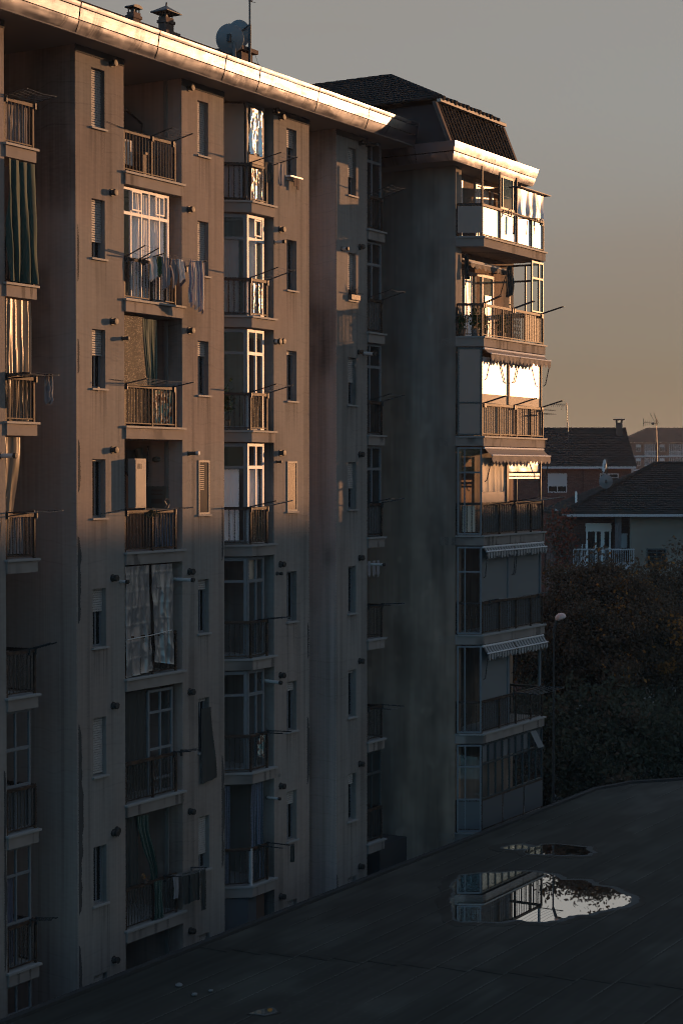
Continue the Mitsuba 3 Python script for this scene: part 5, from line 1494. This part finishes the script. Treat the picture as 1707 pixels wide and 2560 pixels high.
# ------------------------------------------------------------------ trees
def tree(a, b, h, rad, zlow, label, main, clumps, nleaf, seed, leaf=.11, name='autumn_tree', category='tree', dens=26):
    r = np.random.default_rng(seed)
    k = thing(name, label, category, 'trees beside the end block')
    base = np.array(W3(a, b, 0.0))
    tm = MB()
    top = base + [r.normal() * .3, r.normal() * .3, h * .8]
    tm.tube([base, base + (top - base) * .35 + r.normal(size=3) * .1, base + (top - base) * .7 + r.normal(size=3) * .15, top], [.24, .18, .10, .03], 8)
    cz = (zlow + h) / 2
    tips = []
    for i in range(dens):
        st = base + (top - base) * r.uniform(.30, .98)
        d = r.normal(size=3)
        d[2] = abs(d[2]) * .6 - .1
        d /= np.linalg.norm(d)
        q = r.uniform(.5, 1.0) ** .6
        end = np.array([base[0], base[1], cz]) + d * [rad, rad, (h - zlow) / 2] * q + [0, 0, r.normal() * .4]
        mid = (st + end) / 2 + [0, 0, .15]
        tm.tube([st, mid, end], [.07, .045, .012], 5)
        for j in range(5):
            e2 = end + r.normal(size=3) * rad * .22
            tm.tube([mid + (end - mid) * r.uniform(), e2], [.022, .006], 4, False)
            tips.append(e2)
        tips.append(end)
    for i in range(dens * 2):
        d = r.normal(size=3)
        d /= np.linalg.norm(d)
        tips.append(np.array([base[0], base[1], cz]) + d * [rad, rad, (h - zlow) / 2] * r.uniform(.2, 1.02) ** .5)
    tm.out('trunk', 'm_bark', k, smooth=60)
    tips = np.array(tips)
    pr_ = np.clip(1 - .9 * np.clip((tips[:, 2] - zlow) / (h - zlow), 0, 1) ** 2, .06, 1)
    pick = r.choice(len(tips), nleaf, p=pr_ / pr_.sum())
    sig = rad * r.uniform(.07, .17, len(tips))
    p = tips[pick] + r.normal(size=(nleaf, 3)) * sig[pick][:, None] * [1, 1, .8]
    p[:, 2] = np.maximum(p[:, 2], zlow - .5)
    u = r.normal(size=(nleaf, 3))
    u /= np.linalg.norm(u, axis=1, keepdims=True)
    w = np.cross(u, r.normal(size=(nleaf, 3)))
    w /= np.linalg.norm(w, axis=1, keepdims=True)
    s = leaf * r.uniform(.6, 1.3, (nleaf, 1))
    which = r.uniform(size=nleaf) < clumps[1] * .5
    hot = r.uniform(size=len(tips)) < clumps[2] * .55
    which |= hot[pick] & (r.uniform(size=nleaf) < .75)
    for sel, m, nm in ((~which, main, 'crown'), (which, clumps[0], 'crown')):
        q, uu, ww, ss = p[sel], u[sel], w[sel], s[sel]
        n = len(q)
        if not n:
            continue
        v = np.stack([q - uu * ss, q + ww * ss * .55, q + uu * ss, q - ww * ss * .55], 1).reshape(-1, 3)
        i = np.arange(n) * 4
        kk = MB().add(v, np.vstack([np.stack([i, i + 1, i + 2], 1), np.stack([i, i + 2, i + 3], 1)])).out(nm, m, k, stuff=True)
    return k


tree(11.0, 72, 14.7, 2.5, 7.6, 'tall autumn tree with brown and orange leaves at the right edge', 'm_leaf_brown', ('m_leaf_orange', .05, .10), 90000, 11, .085)
tree(8.45, 73, 13.4, 1.8, 7.5, 'brown autumn tree close beside the end block', 'm_leaf_brown', ('m_leaf_orange', .03, .05), 62000, 12, .085)
tree(14.2, 78, 14.2, 2.5, 7.5, 'orange tipped autumn tree partly outside the right edge', 'm_leaf_brown', ('m_leaf_orange', .06, .14), 70000, 13, .085)
tree(9.9, 66, 10.2, 2.2, 4.0, 'dark green bushy tree low between the roof edge and the autumn trees', 'm_leaf_green', ('m_leaf_brown', .12, .2), 40000, 14, name='dark_tree')
tree(12.6, 68, 10.4, 2.4, 4.0, 'dark green bushy tree low at the right edge behind the roof', 'm_leaf_green', ('m_leaf_brown', .06, .1), 40000, 15, name='dark_tree')
tree(7.6, 68, 9.6, 1.7, 4.0, 'dark bushy tree low against the end block wall', 'm_leaf_green', ('m_leaf_brown', .2, .2), 30000, 16, name='dark_tree')

# red creeper on a garden post between the houses
k = thing('red_creeper', 'red leaved creeper hanging between the end block and the houses', 'plant')
r = np.random.default_rng(5)
m = MB()
for i in range(9):
    a = 11.4 + r.uniform() * 1.6
    m.tube([W3(a, 99, 0), W3(a + r.normal() * .2, 99, 8), W3(a + r.normal() * .4, 99.3, 13.5 + r.uniform() * 3.2)], [.04, .03, .01], 5)
m.out('stems', 'm_bark', k)
n = 1700
c = np.array([W3(11.35 + r.uniform() * 1.5, 99 + r.normal() * .3, 8 + 8.0 * r.uniform() ** .8) for _ in range(34)])
q = c[r.integers(0, len(c), n)] + r.normal(size=(n, 3)) * [.24, .24, .34]
u = r.normal(size=(n, 3)); u /= np.linalg.norm(u, axis=1, keepdims=True)
w = np.cross(u, r.normal(size=(n, 3))); w /= np.linalg.norm(w, axis=1, keepdims=True)
s = .10 * r.uniform(.6, 1.3, (n, 1))
sel = r.uniform(size=n) < .55
for ss, mm in ((sel, 'm_leaf_red'), (~sel, 'm_leaf_brown')):
    j = np.arange(ss.sum()) * 4
    v = np.stack([(q - u * s)[ss], (q + w * s * .7)[ss], (q + u * s)[ss], (q - w * s * .7)[ss]], 1).reshape(-1, 3)
    MB().add(v, np.vstack([np.stack([j, j + 1, j + 2], 1), np.stack([j, j + 2, j + 3], 1)])).out('leaves', mm, k, stuff=True)
